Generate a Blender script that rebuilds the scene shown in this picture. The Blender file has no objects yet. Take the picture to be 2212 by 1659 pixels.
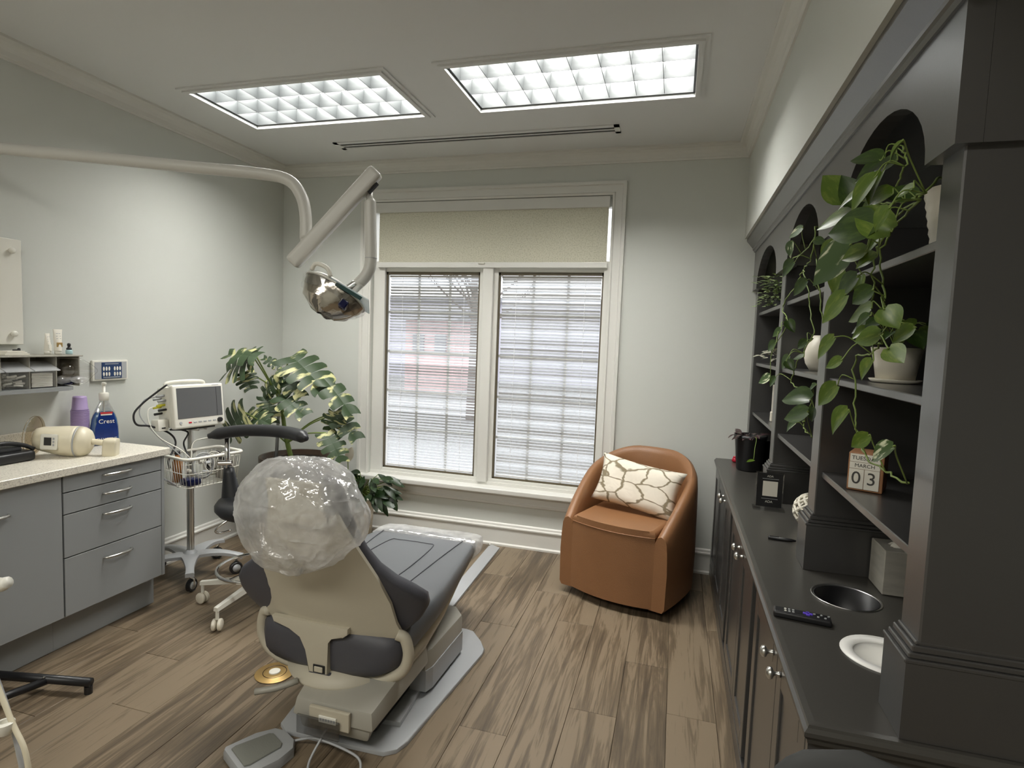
import bpy, bmesh, math, random
from mathutils import Vector, Matrix, noise
random.seed(7)
S = bpy.context.scene
COL = S.collection
PI = math.pi

# ---------------------------------------------------------------- camera
cd = bpy.data.cameras.new('camera'); cam = bpy.data.objects.new('camera', cd); COL.objects.link(cam)
cd.sensor_width = 36.0; cd.lens = 36 * 1248.53 / 2212; cd.clip_start = 0.02; cd.clip_end = 300
def cam_rot(yaw, pitch, roll):
    sy, cy = math.sin(yaw), math.cos(yaw)
    f = Vector((sy*math.cos(pitch), cy*math.cos(pitch), math.sin(pitch)))
    r = Vector((cy, -sy, 0)); u = r.cross(f)
    c, s = math.cos(roll), math.sin(roll)
    r2 = c*r + s*u; u2 = -s*r + c*u
    return Matrix((r2, u2, -f)).transposed()
cam.matrix_world = Matrix.Translation((0, 0, 1.4114)) @ cam_rot(-0.27481, -0.07543, 0.03771).to_4x4()
S.camera = cam
# ---------------------------------------------------------------- world, exposure
w = bpy.data.worlds.new('sky'); S.world = w; w.use_nodes = True
bg = w.node_tree.nodes['Background']; bg.inputs[0].default_value = (0.94, 0.97, 1.0, 1); bg.inputs[1].default_value = 2.75
S.view_settings.view_transform = 'Standard'; S.view_settings.look = 'None'
S.view_settings.gamma = 1; S.view_settings.use_curve_mapping = False
S.view_settings.exposure = 0.0
S.cycles.use_denoising = True
S.cycles.max_bounces = 7; S.cycles.diffuse_bounces = 4; S.cycles.glossy_bounces = 3; S.cycles.adaptive_threshold = .02
S.cycles.transparent_max_bounces = 10; S.cycles.transmission_bounces = 6
S.cycles.sample_clamp_indirect = 6; S.cycles.caustics_reflective = False; S.cycles.caustics_refractive = False
LAMP = 41.0            # radiance of the ceiling troffers' diffusers
def area(name, loc, sx, sy, power, col=(1, .97, .9), rot=(0, 0, 0)):
    l = bpy.data.lights.new(name, 'AREA'); l.shape = 'RECTANGLE'; l.size = sx; l.size_y = sy
    l.energy = power; l.color = col
    o = bpy.data.objects.new(name, l); o.location = loc; o.rotation_euler = rot; COL.objects.link(o); return o
# added fill lights just below the ceiling, out of view behind the camera
area('rear_fill_light', (-1.9, -0.75, 2.612), 1.17, .54, 34)
area('rear_fill_light', (-0.5, -0.75, 2.612), 1.17, .54, 34)

# ---------------------------------------------------------------- materials
def lin(c):
    return tuple((v/12.92 if v <= .04045 else ((v+.055)/1.055)**2.4) for v in c)
def rgb(r, g, b): return lin((r/255, g/255, b/255))
MATS = {}
def mat(name, col, rough=.5, metal=0, bump=0, bscale=50, var=0, vscale=5, spec=.5, emit=0, alpha=1, coat=0, trans=0, sheen=0, stretch=None):
    m = bpy.data.materials.new(name); m.use_nodes = True; nt = m.node_tree; p = nt.nodes['Principled BSDF']
    p.inputs['Base Color'].default_value = (*col, 1); p.inputs['Roughness'].default_value = rough
    p.inputs['Metallic'].default_value = metal; p.inputs['Specular IOR Level'].default_value = spec
    p.inputs['Alpha'].default_value = alpha; p.inputs['Coat Weight'].default_value = coat; p.inputs['Coat Roughness'].default_value = .30 if coat < 1 and coat != .5 else .05
    p.inputs['Transmission Weight'].default_value = trans
    if sheen: p.inputs['Sheen Weight'].default_value = sheen
    if emit:
        p.inputs['Emission Color'].default_value = (*col, 1); p.inputs['Emission Strength'].default_value = emit
    tc = nt.nodes.new('ShaderNodeTexCoord'); src = tc.outputs['Object']
    if stretch:
        mp = nt.nodes.new('ShaderNodeMapping'); mp.inputs['Scale'].default_value = stretch
        nt.links.new(src, mp.inputs[0]); src = mp.outputs[0]
    if var:
        n = nt.nodes.new('ShaderNodeTexNoise'); n.inputs['Scale'].default_value = vscale; n.inputs['Detail'].default_value = 4
        nt.links.new(src, n.inputs[0])
        mx = nt.nodes.new('ShaderNodeMix'); mx.data_type = 'RGBA'
        mx.inputs[6].default_value = (*[c*(1-var) for c in col], 1); mx.inputs[7].default_value = (*[min(1, c*(1+var)) for c in col], 1)
        nt.links.new(n.outputs[0], mx.inputs[0]); nt.links.new(mx.outputs[2], p.inputs['Base Color'])
    if bump:
        n = nt.nodes.new('ShaderNodeTexNoise'); n.inputs['Scale'].default_value = bscale; n.inputs['Detail'].default_value = 3
        nt.links.new(src, n.inputs[0]); b = nt.nodes.new('ShaderNodeBump'); b.inputs['Strength'].default_value = bump
        b.inputs['Distance'].default_value = .004
        nt.links.new(n.outputs[0], b.inputs['Height']); nt.links.new(b.outputs[0], p.inputs['Normal'])
    MATS[name] = m; return m
M_wall = mat('wall_paint', rgb(208, 210, 204), .75, bump=.05, bscale=220)
M_ceil = mat('ceiling_paint', rgb(226, 227, 226), .85, bump=.05, bscale=200)
M_trim = mat('trim_paint', rgb(220, 219, 213), .38)
M_black = mat('charcoal_lacquer', rgb(60, 59, 58), .34, coat=.7, spec=.7, bump=.03, bscale=160)
M_counterR = mat('charcoal_counter', rgb(68, 66, 62), .30, spec=.6, bump=.02, bscale=160)
M_cab = mat('grey_laminate', rgb(148, 151, 152), .45, bump=.03, bscale=400)
M_dark = mat('dark_gap', (.01, .01, .01), .8)
M_steel = mat('brushed_steel', (.62, .61, .58), .28, 1)
M_chrome = mat('chrome', (.8, .8, .8), .08, 1)
M_white = mat('white_plastic', rgb(228, 226, 216), .35)
M_bowl = mat('bright_white_plastic', rgb(250, 249, 244), .3)
M_offwhite = mat('cream_plastic', rgb(222, 214, 190), .35)
M_greyp = mat('grey_plastic', rgb(168, 170, 172), .4, bump=.03, bscale=300)
M_beige = mat('beige_plastic', rgb(188, 181, 163), .5, bump=.04, bscale=300)
M_beige2 = mat('grey_beige_plastic', rgb(160, 157, 147), .42, bump=.03, bscale=300)
M_uph = mat('slate_upholstery', rgb(97, 99, 102), .42, bump=.12, bscale=500)
M_uphd = mat('dark_upholstery', rgb(72, 72, 78), .5, bump=.12, bscale=500)
M_blackv = mat('black_vinyl', rgb(38, 39, 42), .42, bump=.08, bscale=400)
M_blackp = mat('black_plastic', rgb(26, 26, 28), .38)
M_leather = mat('cognac_leather', rgb(140, 99, 66), .42, bump=.25, bscale=260, var=.14, vscale=7)
M_lamp = mat('lamp_enamel', rgb(200, 199, 193), .35)
M_screen = mat('monitor_glass', rgb(96, 97, 98), .3)
M_red = mat('red_plastic', rgb(190, 20, 50), .3)
M_soil = mat('potting_soil', rgb(40, 28, 20), .95, bump=1, bscale=60)
M_stem = mat('green_stem', rgb(120, 140, 70), .5)
M_brown = mat('brown_glaze', rgb(62, 40, 24), .25, var=.5, vscale=9)
M_ceram = mat('cream_ceramic', rgb(226, 220, 204), .35, var=.06)
M_blue = mat('blue_liquid', rgb(10, 96, 160), .12, coat=.5)
M_label = mat('label_navy', rgb(16, 44, 110), .3, var=.5, vscale=24)
M_labelred = mat('label_red', rgb(190, 60, 60), .4)
M_purple = mat('purple_plastic', rgb(166, 146, 190), .4)
M_gold = mat('brass_plate', rgb(176, 146, 92), .42, .7)
M_concrete = mat('asphalt', rgb(150, 150, 150), .9)
M_tissue = mat('tissue_print', rgb(170, 166, 156), .5, var=.35, vscale=9, stretch=(1, 1, 5))
M_wood = mat('light_wood', rgb(158, 112, 76), .5)
M_paper = mat('white_card', rgb(236, 232, 220), .6)
M_ink = mat('ink', rgb(70, 68, 64), .6)
M_blob = mat('mixed_cables', rgb(190, 180, 160), .5)
M_violet = mat('violet_key', rgb(96, 70, 200), .4)
M_yellow = mat('yellow_plug', rgb(220, 215, 60), .4)
M_navy = mat('navy_glass', rgb(14, 20, 60), .15)
M_teal = mat('teal_film', rgb(44, 72, 72), .3)
M_film = mat('clear_blue_film', rgb(206, 222, 228), .15, alpha=.5)
M_grey_clear = mat_glass('grey_clear_plastic', (.62, .62, .62), gl=.12, rough=.08) if 'mat_glass' in globals() else None
M_milky = mat('milky_clear_plastic', rgb(226, 228, 230), .2, alpha=.45)

def mat_emit(name, col, s):
    m = bpy.data.materials.new(name); m.use_nodes = True; nt = m.node_tree; nt.nodes.clear()
    e = nt.nodes.new('ShaderNodeEmission'); e.inputs[0].default_value = (*col, 1); e.inputs[1].default_value = s
    o = nt.nodes.new('ShaderNodeOutputMaterial'); nt.links.new(e.outputs[0], o.inputs[0]); return m
M_diffuser = mat_emit('lit_diffuser', (1.0, .985, .94), LAMP)
M_louver = mat('louver_aluminium', (.055, .060, .061), .5, .1, bump=.15, bscale=14)

def mat_glass(name, col=(1, 1, 1), t=.93, gl=.06, rough=.02):
    m = bpy.data.materials.new(name); m.use_nodes = True; nt = m.node_tree; nt.nodes.clear()
    tr = nt.nodes.new('ShaderNodeBsdfTransparent'); tr.inputs[0].default_value = (*col, 1)
    g = nt.nodes.new('ShaderNodeBsdfGlossy'); g.inputs[1].default_value = rough
    mx = nt.nodes.new('ShaderNodeMixShader'); mx.inputs[0].default_value = gl
    o = nt.nodes.new('ShaderNodeOutputMaterial')
    nt.links.new(tr.outputs[0], mx.inputs[1]); nt.links.new(g.outputs[0], mx.inputs[2]); nt.links.new(mx.outputs[0], o.inputs[0])
    return m
M_glass = mat_glass('window_glass'); M_grey_clear = mat_glass('grey_clear_plastic', (.62, .62, .62), gl=.12, rough=.08)
M_acryl = mat_glass('clear_acrylic', (.93, .93, .93), gl=.16, rough=.06)
M_tint = mat_glass('smoked_acrylic', (.80, .74, .64), gl=.1, rough=.05)

def mat_bag():
    m = bpy.data.materials.new('crinkled_clear_plastic'); m.use_nodes = True; nt = m.node_tree; nt.nodes.clear(); N = nt.nodes.new; L = nt.links.new
    tr = N('ShaderNodeBsdfTransparent'); tr.inputs[0].default_value = (.97, .97, .97, 1)
    d = N('ShaderNodeBsdfTranslucent'); d.inputs[0].default_value = (.96, .96, .95, 1)
    d2 = N('ShaderNodeBsdfDiffuse'); d2.inputs[0].default_value = (.94, .94, .93, 1)
    g = N('ShaderNodeBsdfGlossy'); g.inputs[1].default_value = .13
    tc = N('ShaderNodeTexCoord')
    def crease(scale, dist):
        v = N('ShaderNodeTexNoise'); v.inputs['Scale'].default_value = scale; v.inputs['Detail'].default_value = 3; v.inputs['Distortion'].default_value = dist
        L(tc.outputs['Object'], v.inputs[0]); s = N('ShaderNodeMath'); s.operation = 'SUBTRACT'; s.inputs[1].default_value = .5; L(v.outputs[0], s.inputs[0])
        a = N('ShaderNodeMath'); a.operation = 'ABSOLUTE'; L(s.outputs[0], a.inputs[0]); return a
    c1 = crease(4.5, .4); c2 = crease(16, .3)
    ad = N('ShaderNodeMath'); ad.operation = 'MULTIPLY_ADD'; ad.inputs[1].default_value = .25; L(c2.outputs[0], ad.inputs[0]); L(c1.outputs[0], ad.inputs[2])
    b = N('ShaderNodeBump'); b.inputs['Strength'].default_value = 1; b.inputs['Distance'].default_value = .035; L(ad.outputs[0], b.inputs['Height'])
    for x in (d, d2, g): L(b.outputs[0], x.inputs['Normal'])
    a1 = N('ShaderNodeMixShader'); a1.inputs[0].default_value = .55; L(d.outputs[0], a1.inputs[1]); L(d2.outputs[0], a1.inputs[2])
    a2 = N('ShaderNodeMixShader'); a2.inputs[0].default_value = .26; L(a1.outputs[0], a2.inputs[1]); L(g.outputs[0], a2.inputs[2])
    a3 = N('ShaderNodeMixShader'); rp = N('ShaderNodeMapRange'); rp.inputs[1].default_value = .0; rp.inputs[2].default_value = .14
    rp.inputs[3].default_value = .64; rp.inputs[4].default_value = .34
    L(ad.outputs[0], rp.inputs[0]); L(rp.outputs[0], a3.inputs[0]); L(tr.outputs[0], a3.inputs[1]); L(a2.outputs[0], a3.inputs[2])
    o = N('ShaderNodeOutputMaterial'); L(a3.outputs[0], o.inputs[0]); return m
M_bag = mat_bag()

def mat_floor():
    m = bpy.data.materials.new('oak_vinyl'); m.use_nodes = True; nt = m.node_tree; p = nt.nodes['Principled BSDF']
    L = nt.links.new; N = nt.nodes.new
    tc = N('ShaderNodeTexCoord'); oi = N('ShaderNodeObjectInfo')
    add = N('ShaderNodeVectorMath'); add.operation = 'ADD'
    mul = N('ShaderNodeVectorMath'); mul.operation = 'SCALE'; mul.inputs[0].default_value = (13, 29, 7); L(oi.outputs['Random'], mul.inputs['Scale'])
    L(tc.outputs['Object'], add.inputs[0]); L(mul.outputs[0], add.inputs[1])
    mp = N('ShaderNodeMapping'); mp.inputs['Scale'].default_value = (22, 1.5, 1); L(add.outputs[0], mp.inputs[0])
    n1 = N('ShaderNodeTexNoise'); n1.inputs['Scale'].default_value = 1.0; n1.inputs['Detail'].default_value = 7; n1.inputs['Roughness'].default_value = .62
    n1.inputs['Distortion'].default_value = 1.2; L(mp.outputs[0], n1.inputs[0])
    mp2 = N('ShaderNodeMapping'); mp2.inputs['Scale'].default_value = (160, 5, 1); L(add.outputs[0], mp2.inputs[0])
    n2 = N('ShaderNodeTexNoise'); n2.inputs['Scale'].default_value = 1.0; n2.inputs['Detail'].default_value = 3; L(mp2.outputs[0], n2.inputs[0])
    mp3 = N('ShaderNodeMapping'); mp3.inputs['Scale'].default_value = (6, .9, 1); L(add.outputs[0], mp3.inputs[0])
    n3 = N('ShaderNodeTexNoise'); n3.inputs['Scale'].default_value = 1.0; n3.inputs['Detail'].default_value = 2; L(mp3.outputs[0], n3.inputs[0])
    a = N('ShaderNodeMath'); a.operation = 'MULTIPLY_ADD'; a.inputs[1].default_value = .36; L(n2.outputs[0], a.inputs[0]); L(n1.outputs[0], a.inputs[2])
    a2 = N('ShaderNodeMath'); a2.operation = 'MULTIPLY_ADD'; a2.inputs[1].default_value = .45; L(n3.outputs[0], a2.inputs[0]); L(a.outputs[0], a2.inputs[2])
    a3 = N('ShaderNodeMath'); a3.operation = 'MULTIPLY_ADD'; a3.inputs[1].default_value = .13; L(oi.outputs['Random'], a3.inputs[0]); L(a2.outputs[0], a3.inputs[2])
    r = N('ShaderNodeValToRGB'); L(a3.outputs[0], r.inputs[0])
    e = r.color_ramp.elements
    e[0].position = .54; e[0].color = (*rgb(63, 54, 44), 1); e[1].position = 1.12; e[1].color = (*rgb(126, 111, 91), 1)
    k = r.color_ramp.elements.new(.78); k.color = (*rgb(85, 73, 58), 1)
    k = r.color_ramp.elements.new(.92); k.color = (*rgb(103, 89, 71), 1)
    L(r.outputs[0], p.inputs['Base Color']); p.inputs['Roughness'].default_value = .42
    b = N('ShaderNodeBump'); b.inputs['Strength'].default_value = .18; b.inputs['Distance'].default_value = .002
    L(n2.outputs[0], b.inputs['Height']); L(b.outputs[0], p.inputs['Normal'])
    return m
M_floor = mat_floor()

def mat_speckle(name, base, dark, scale, t0=.55, t1=.72, rough=.35):
    m = bpy.data.materials.new(name); m.use_nodes = True; nt = m.node_tree; p = nt.nodes['Principled BSDF']
    tc = nt.nodes.new('ShaderNodeTexCoord'); n = nt.nodes.new('ShaderNodeTexNoise'); n.inputs['Scale'].default_value = scale; n.inputs['Detail'].default_value = 5
    r = nt.nodes.new('ShaderNodeValToRGB'); r.color_ramp.elements[0].position = t0; r.color_ramp.elements[1].position = t1
    r.color_ramp.elements[0].color = (*base, 1); r.color_ramp.elements[1].color = (*dark, 1)
    nt.links.new(tc.outputs['Object'], n.inputs[0]); nt.links.new(n.outputs[0], r.inputs[0]); nt.links.new(r.outputs[0], p.inputs['Base Color'])
    p.inputs['Roughness'].default_value = rough; return m
M_counterL = mat_speckle('speckled_laminate', rgb(228, 223, 210), rgb(186, 180, 168), 190, .50, .66)
M_shade = mat_speckle('flecked_shade_cloth', rgb(218, 215, 200), rgb(196, 193, 176), 130, .46, .66, .9)
_nt = M_shade.node_tree; _p = _nt.nodes['Principled BSDF']; _o = [n for n in _nt.nodes if n.type == 'OUTPUT_MATERIAL'][0]
_t = _nt.nodes.new('ShaderNodeBsdfTranslucent'); _m = _nt.nodes.new('ShaderNodeMixShader'); _m.inputs[0].default_value = .42
_r = [n for n in _nt.nodes if n.type == 'VALTORGB'][0]; _nt.links.new(_r.outputs[0], _t.inputs[0])
_nt.links.new(_p.outputs[0], _m.inputs[1]); _nt.links.new(_t.outputs[0], _m.inputs[2]); _nt.links.new(_m.outputs[0], _o.inputs[0])
# variegated foliage
def mat_leaf(name, green, cream, t0, t1, scale=6, stretch=(1, 3, 1), rough=.35):
    m = mat_speckle(name, green, cream, scale, t0, t1, rough); nt = m.node_tree
    n = [x for x in nt.nodes if x.type == 'TEX_NOISE'][0]; tc = [x for x in nt.nodes if x.type == 'TEX_COORD'][0]
    oi = nt.nodes.new('ShaderNodeObjectInfo'); sc = nt.nodes.new('ShaderNodeVectorMath'); sc.operation = 'SCALE'
    sc.inputs[0].default_value = (7, 5, 3); nt.links.new(oi.outputs['Random'], sc.inputs['Scale'])
    ad = nt.nodes.new('ShaderNodeVectorMath'); ad.operation = 'ADD'; mp = nt.nodes.new('ShaderNodeMapping'); mp.inputs['Scale'].default_value = stretch
    nt.links.new(tc.outputs['Object'], mp.inputs[0]); nt.links.new(mp.outputs[0], ad.inputs[0]); nt.links.new(sc.outputs[0], ad.inputs[1]); nt.links.new(ad.outputs[0], n.inputs[0])
    p = nt.nodes['Principled BSDF']; p.inputs['Subsurface Weight'].default_value = 0; return m
M_pothos = mat_leaf('pothos_leaf', rgb(78, 102, 30), rgb(112, 128, 52), .5, .75, 3)
M_pothos2 = mat_leaf('pothos_leaf_deep', rgb(44, 66, 22), rgb(74, 96, 38), .5, .8, 3)
M_pothosv = mat_leaf('pothos_leaf_variegated', rgb(62, 84, 44), rgb(196, 200, 170), .56, .62, 1.6)
M_monst = mat_leaf('monstera_leaf', rgb(44, 64, 34), rgb(190, 188, 136), .54, .60, 1.7, (3.0, .9, 1), rough=.5)
M_lily = mat_leaf('peace_lily_leaf', rgb(30, 50, 24), rgb(56, 80, 38), .5, .8, 3)
M_succ = mat_leaf('succulent_leaf', rgb(132, 152, 100), rgb(196, 204, 162), .5, .7, 3)
M_purpleleaf = mat_leaf('purple_leaf', rgb(66, 40, 48), rgb(96, 104, 84), .5, .7, 3)
M_varieg = mat_leaf('grey_variegated_leaf', rgb(120, 124, 104), rgb(206, 200, 184), .45, .6, 3)

# ---------------------------------------------------------------- mesh helpers
ORG = {}
def tag(o, label=None, cat=None, group=None, kind=None):
    if label: o['label'] = label
    if cat: o['category'] = cat
    if group: o['group'] = group
    if kind: o['kind'] = kind
    return o
def thing(name, label, cat, loc=(0, 0, 0), rotz=0, group=None):
    o = bpy.data.objects.new(name, None); COL.objects.link(o); o.location = loc; o.rotation_euler = (0, 0, rotz)
    o.empty_display_size = .05
    ORG[o.name] = Vector(loc); return tag(o, label, cat, group)
def obj(name, bm, m, parent=None, smooth=False, local=False, label=None, angle=None):
    """bm in world coordinates (or in the parent's own frame when local)"""
    org = ORG.get(parent.name, Vector((0, 0, 0))) if parent else None
    if parent is None:
        # the origin sits at the bottom centre
        xs = [v.co for v in bm.verts]
        mn = Vector((min(c.x for c in xs), min(c.y for c in xs), min(c.z for c in xs))); mx = Vector((max(c.x for c in xs), max(c.y for c in xs), max(c.z for c in xs)))
        org = Vector(((mn.x+mx.x)/2, (mn.y+mx.y)/2, mn.z))
    if not local and org.length: bmesh.ops.translate(bm, verts=bm.verts, vec=-org)
    if local and parent is None: bmesh.ops.translate(bm, verts=bm.verts, vec=-org)
    me = bpy.data.meshes.new(name); bm.to_mesh(me); bm.free()
    for q in (m if isinstance(m, (list, tuple)) else [m]): me.materials.append(q)
    if smooth:
        me.polygons.foreach_set('use_smooth', [True]*len(me.polygons))
        if angle is not None or smooth == 'auto':
            try: me.set_sharp_from_angle(angle=angle or math.radians(40))
            except Exception: pass
    o = bpy.data.objects.new(name, me); COL.objects.link(o)
    if parent is None: o.location = org; ORG[o.name] = org
    else: o.parent = parent; ORG[o.name] = Vector((0, 0, 0)) if local else ORG[parent.name]
    if label: o['label'] = label
    return o
def struct(name, bm, m, parent=None, smooth=False):
    o = obj(name, bm, m, parent, smooth); 
    if parent is None: o['kind'] = 'structure'
    return o
def new(): return bmesh.new()
def box(bm, x0, x1, y0, y1, z0, z1, bev=0, seg=2):
    r = bmesh.ops.create_cube(bm, size=1)
    vs = r['verts']
    for v in vs: v.co = Vector(((x0+x1)/2+v.co.x*(x1-x0), (y0+y1)/2+v.co.y*(y1-y0), (z0+z1)/2+v.co.z*(z1-z0)))
    if bev:
        es = list({e for v in vs for e in v.link_edges})
        bmesh.ops.bevel(bm, geom=es, offset=bev, segments=seg, affect='EDGES', profile=.6)
    return bm
def bx(*a, **k): return box(new(), *a, **k)
def xform(bm, mtx, verts=None): bmesh.ops.transform(bm, matrix=mtx, verts=verts or bm.verts); return bm
def frame(origin, xax, zax=(0, 0, 1)):
    x = Vector(xax).normalized(); z = Vector(zax); z = (z - z.dot(x)*x).normalized(); y = z.cross(x)
    return Matrix.Translation(origin) @ Matrix((x, y, z)).transposed().to_4x4()
def smoothpath(pts, sub=6, closed=False):
    P = [Vector(p) for p in pts]; out = []; n = len(P)
    if n < 3 or sub < 2: return P
    rng = range(n if closed else n-1)
    for i in rng:
        p0 = P[(i-1) % n] if (closed or i > 0) else P[0]*2-P[1]
        p1 = P[i]; p2 = P[(i+1) % n]; p3 = P[(i+2) % n] if (closed or i+2 < n) else P[-1]*2-P[-2]
        for k in range(sub):
            t = k/sub
            out.append(.5*((2*p1)+(-p0+p2)*t+(2*p0-5*p1+4*p2-p3)*t*t+(-p0+3*p1-3*p2+p3)*t**3))
    if not closed: out.append(P[-1])
    return out
def tube(bm, pts, r, n=8, sub=6, closed=False, caps=True):
    P = smoothpath(pts, sub, closed); m = len(P); rings = []
    up = Vector((0, 0, 1)); prev = None
    for i, p in enumerate(P):
        if closed: t = (P[(i+1) % m]-P[i-1])
        else: t = P[min(i+1, m-1)]-P[max(i-1, 0)]
        if t.length < 1e-9: t = Vector((0, 0, 1))
        t.normalize()
        if prev is None:
            a = up if abs(t.z) < .9 else Vector((1, 0, 0)); nrm = (a-a.dot(t)*t).normalized()
        else:
            nrm = (prev-prev.dot(t)*t)
            nrm = nrm.normalized() if nrm.length > 1e-6 else Vector((1, 0, 0))
        prev = nrm; b = t.cross(nrm)
        rr = r(i/(m-1)) if callable(r) else r
        rings.append([bm.verts.new(p+rr*(math.cos(2*PI*k/n)*nrm+math.sin(2*PI*k/n)*b)) for k in range(n)])
    for i in range(m if closed else m-1):
        A = rings[i]; B = rings[(i+1) % m]
        for k in range(n): bm.faces.new((A[k], A[(k+1) % n], B[(k+1) % n], B[k]))
    if caps and not closed: bm.faces.new(rings[0][::-1]); bm.faces.new(rings[-1])
    return bm
def tb(*a, **k): return tube(new(), *a, **k)
def lathe(bm, prof, c=(0, 0, 0), n=32, mtx=None, arc=None):
    """prof: (radius, z) pairs from bottom to top"""
    rings = []; start = len(bm.verts)
    for (r, z) in prof:
        if r < 1e-5: rings.append([bm.verts.new((c[0], c[1], c[2]+z))])
        else: rings.append([bm.verts.new((c[0]+r*math.cos(2*PI*k/n), c[1]+r*math.sin(2*PI*k/n), c[2]+z)) for k in range(n)])
    for A, B in zip(rings, rings[1:]):
        for k in range(n):
            a = A[k % len(A)]; b = A[(k+1) % len(A)]; cc = B[(k+1) % len(B)]; d = B[k % len(B)]
            f = [];
            for v in (a, b, cc, d):
                if v not in f: f.append(v)
            if len(f) >= 3: bm.faces.new(f)
    if mtx is not None: bmesh.ops.transform(bm, matrix=mtx, verts=[v for r in rings for v in r])
    return bm
def lt(*a, **k): return lathe(new(), *a, **k)
def prism(bm, poly, z0, z1, mtx=None, bev=0):
    lo = [bm.verts.new((x, y, z0)) for x, y in poly]; hi = [bm.verts.new((x, y, z1)) for x, y in poly]
    n = len(poly); fs = [bm.faces.new(lo[::-1]), bm.faces.new(hi)]
    for i in range(n): fs.append(bm.faces.new((lo[i], lo[(i+1) % n], hi[(i+1) % n], hi[i])))
    if bev:
        r = bmesh.ops.bevel(bm, geom=list(fs[1].edges), offset=bev, segments=2, affect='EDGES', profile=.6)
    if mtx is not None: bmesh.ops.transform(bm, matrix=mtx, verts=bm.verts)
    return bm
def pr(*a, **k): return prism(new(), *a, **k)
def extrude_profile(bm, prof, a, b, side):
    """prof: (out, z) points; swept from a to b (xy), 'side' the outward direction (xy)"""
    s = Vector((side[0], side[1], 0)); A = []; B = []
    for o_, z in prof:
        A.append(bm.verts.new(Vector((a[0], a[1], z))+s*o_)); B.append(bm.verts.new(Vector((b[0], b[1], z))+s*o_))
    n = len(prof)
    for i in range(n): bm.faces.new((A[i], A[(i+1) % n], B[(i+1) % n], B[i]))
    bm.faces.new(A[::-1]); bm.faces.new(B)
    bmesh.ops.recalc_face_normals(bm, faces=bm.faces); return bm
def sphere(bm, c, r, u=20, v=12, sc=(1, 1, 1)):
    q = bmesh.ops.create_uvsphere(bm, u_segments=u, v_segments=v, radius=r)
    for vv in q['verts']: vv.co = Vector((c[0]+vv.co.x*sc[0], c[1]+vv.co.y*sc[1], c[2]+vv.co.z*sc[2]))
    return bm
def sp(*a, **k): return sphere(new(), *a, **k)
def rod(bm, a, b, r, n=10): return tube(bm, [a, b], r, n, 1)
def grid_surface(rows, closed_u=False, closed_v=False):
    bm = new(); V = [[bm.verts.new(p) for p in r] for r in rows]
    nu, nv = len(V), len(V[0])
    for i in range(nu if closed_u else nu-1):
        for j in range(nv if closed_v else nv-1):
            bm.faces.new((V[i][j], V[(i+1) % nu][j], V[(i+1) % nu][(j+1) % nv], V[i][(j+1) % nv]))
    return bm
def text(s, size, origin, right, up, m, parent, name='lettering', align='CENTER', local=False, ext=.0004):
    cu = bpy.data.curves.new(name, 'FONT'); cu.body = s; cu.size = size; cu.align_x = align; cu.align_y = 'CENTER'; cu.extrude = ext; cu.resolution_u = 4
    tmp = bpy.data.objects.new('tmp_text', cu); COL.objects.link(tmp)
    dg = bpy.context.evaluated_depsgraph_get(); me = bpy.data.meshes.new_from_object(tmp.evaluated_get(dg))
    bpy.data.objects.remove(tmp); bpy.data.curves.remove(cu)
    me.materials.clear(); me.materials.append(m); o = bpy.data.objects.new(name, me); COL.objects.link(o)
    r = Vector(right).normalized(); u = Vector(up).normalized(); n = r.cross(u)
    org = Vector(origin) - (Vector((0, 0, 0)) if local else ORG[parent.name])
    o.parent = parent; o.matrix_local = Matrix.Translation(org) @ Matrix((r, u, n)).transposed().to_4x4()
    return o
def inst(name, me, mtx, parent, m=None):
    """share mesh data; mtx in world coordinates"""
    o = bpy.data.objects.new(name, me); COL.objects.link(o); o.parent = parent
    o.matrix_local = Matrix.Translation(-ORG[parent.name]) @ mtx; return o

# ================================================================ ROOM
XL, XR, D, H = -2.871, .353, 3.744, 2.62
XW = .86; YB = -2.4; RX = 2.2
# floor: slab and individual planks
fl = struct('floor', bx(XL-.1, RX, YB, D+.12, -.12, -.006), M_dark)
pw = .182; gap = .0012
pl_mesh = {}
def plank(x0, y0, y1, wd):
    key = (round(y1-y0, 3), round(wd, 3))
    if key not in pl_mesh:
        b = bx(gap/2, wd-gap/2, gap/2, (y1-y0)-gap/2, -.0055, 0)
        es = [e for e in b.edges if all(abs(v.co.z) < 1e-6 for v in e.verts)]
        bmesh.ops.bevel(b, geom=es, offset=.0012, segments=1, affect='EDGES')
        me = bpy.data.meshes.new('plank'); b.to_mesh(me); b.free(); me.materials.append(M_floor); pl_mesh[key] = me
    inst('plank', pl_mesh[key], Matrix.Translation((x0, y0, 0)), fl)
x = XL; k = 0
while x < XR - .06:
    wd = min(pw, .345 - x); off = [0, .52, .22, .86, .36, .70, .1, 1.0][k % 8]
    y = D
    first = .3 + off*.9
    ys = [D, D-first]
    while ys[-1] > .25: ys.append(max(ys[-1]-1.22, .1))
    for a, b in zip(ys, ys[1:]): plank(x, b, a, wd)
    x += wd; k += 1
obj('rear_floor', bx(XL, RX, YB, .0995, -.006, 0), M_floor, fl)
obj('side_floor', bx(.3455, RX, .1, 1.0, -.006, 0), M_floor, fl)

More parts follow.
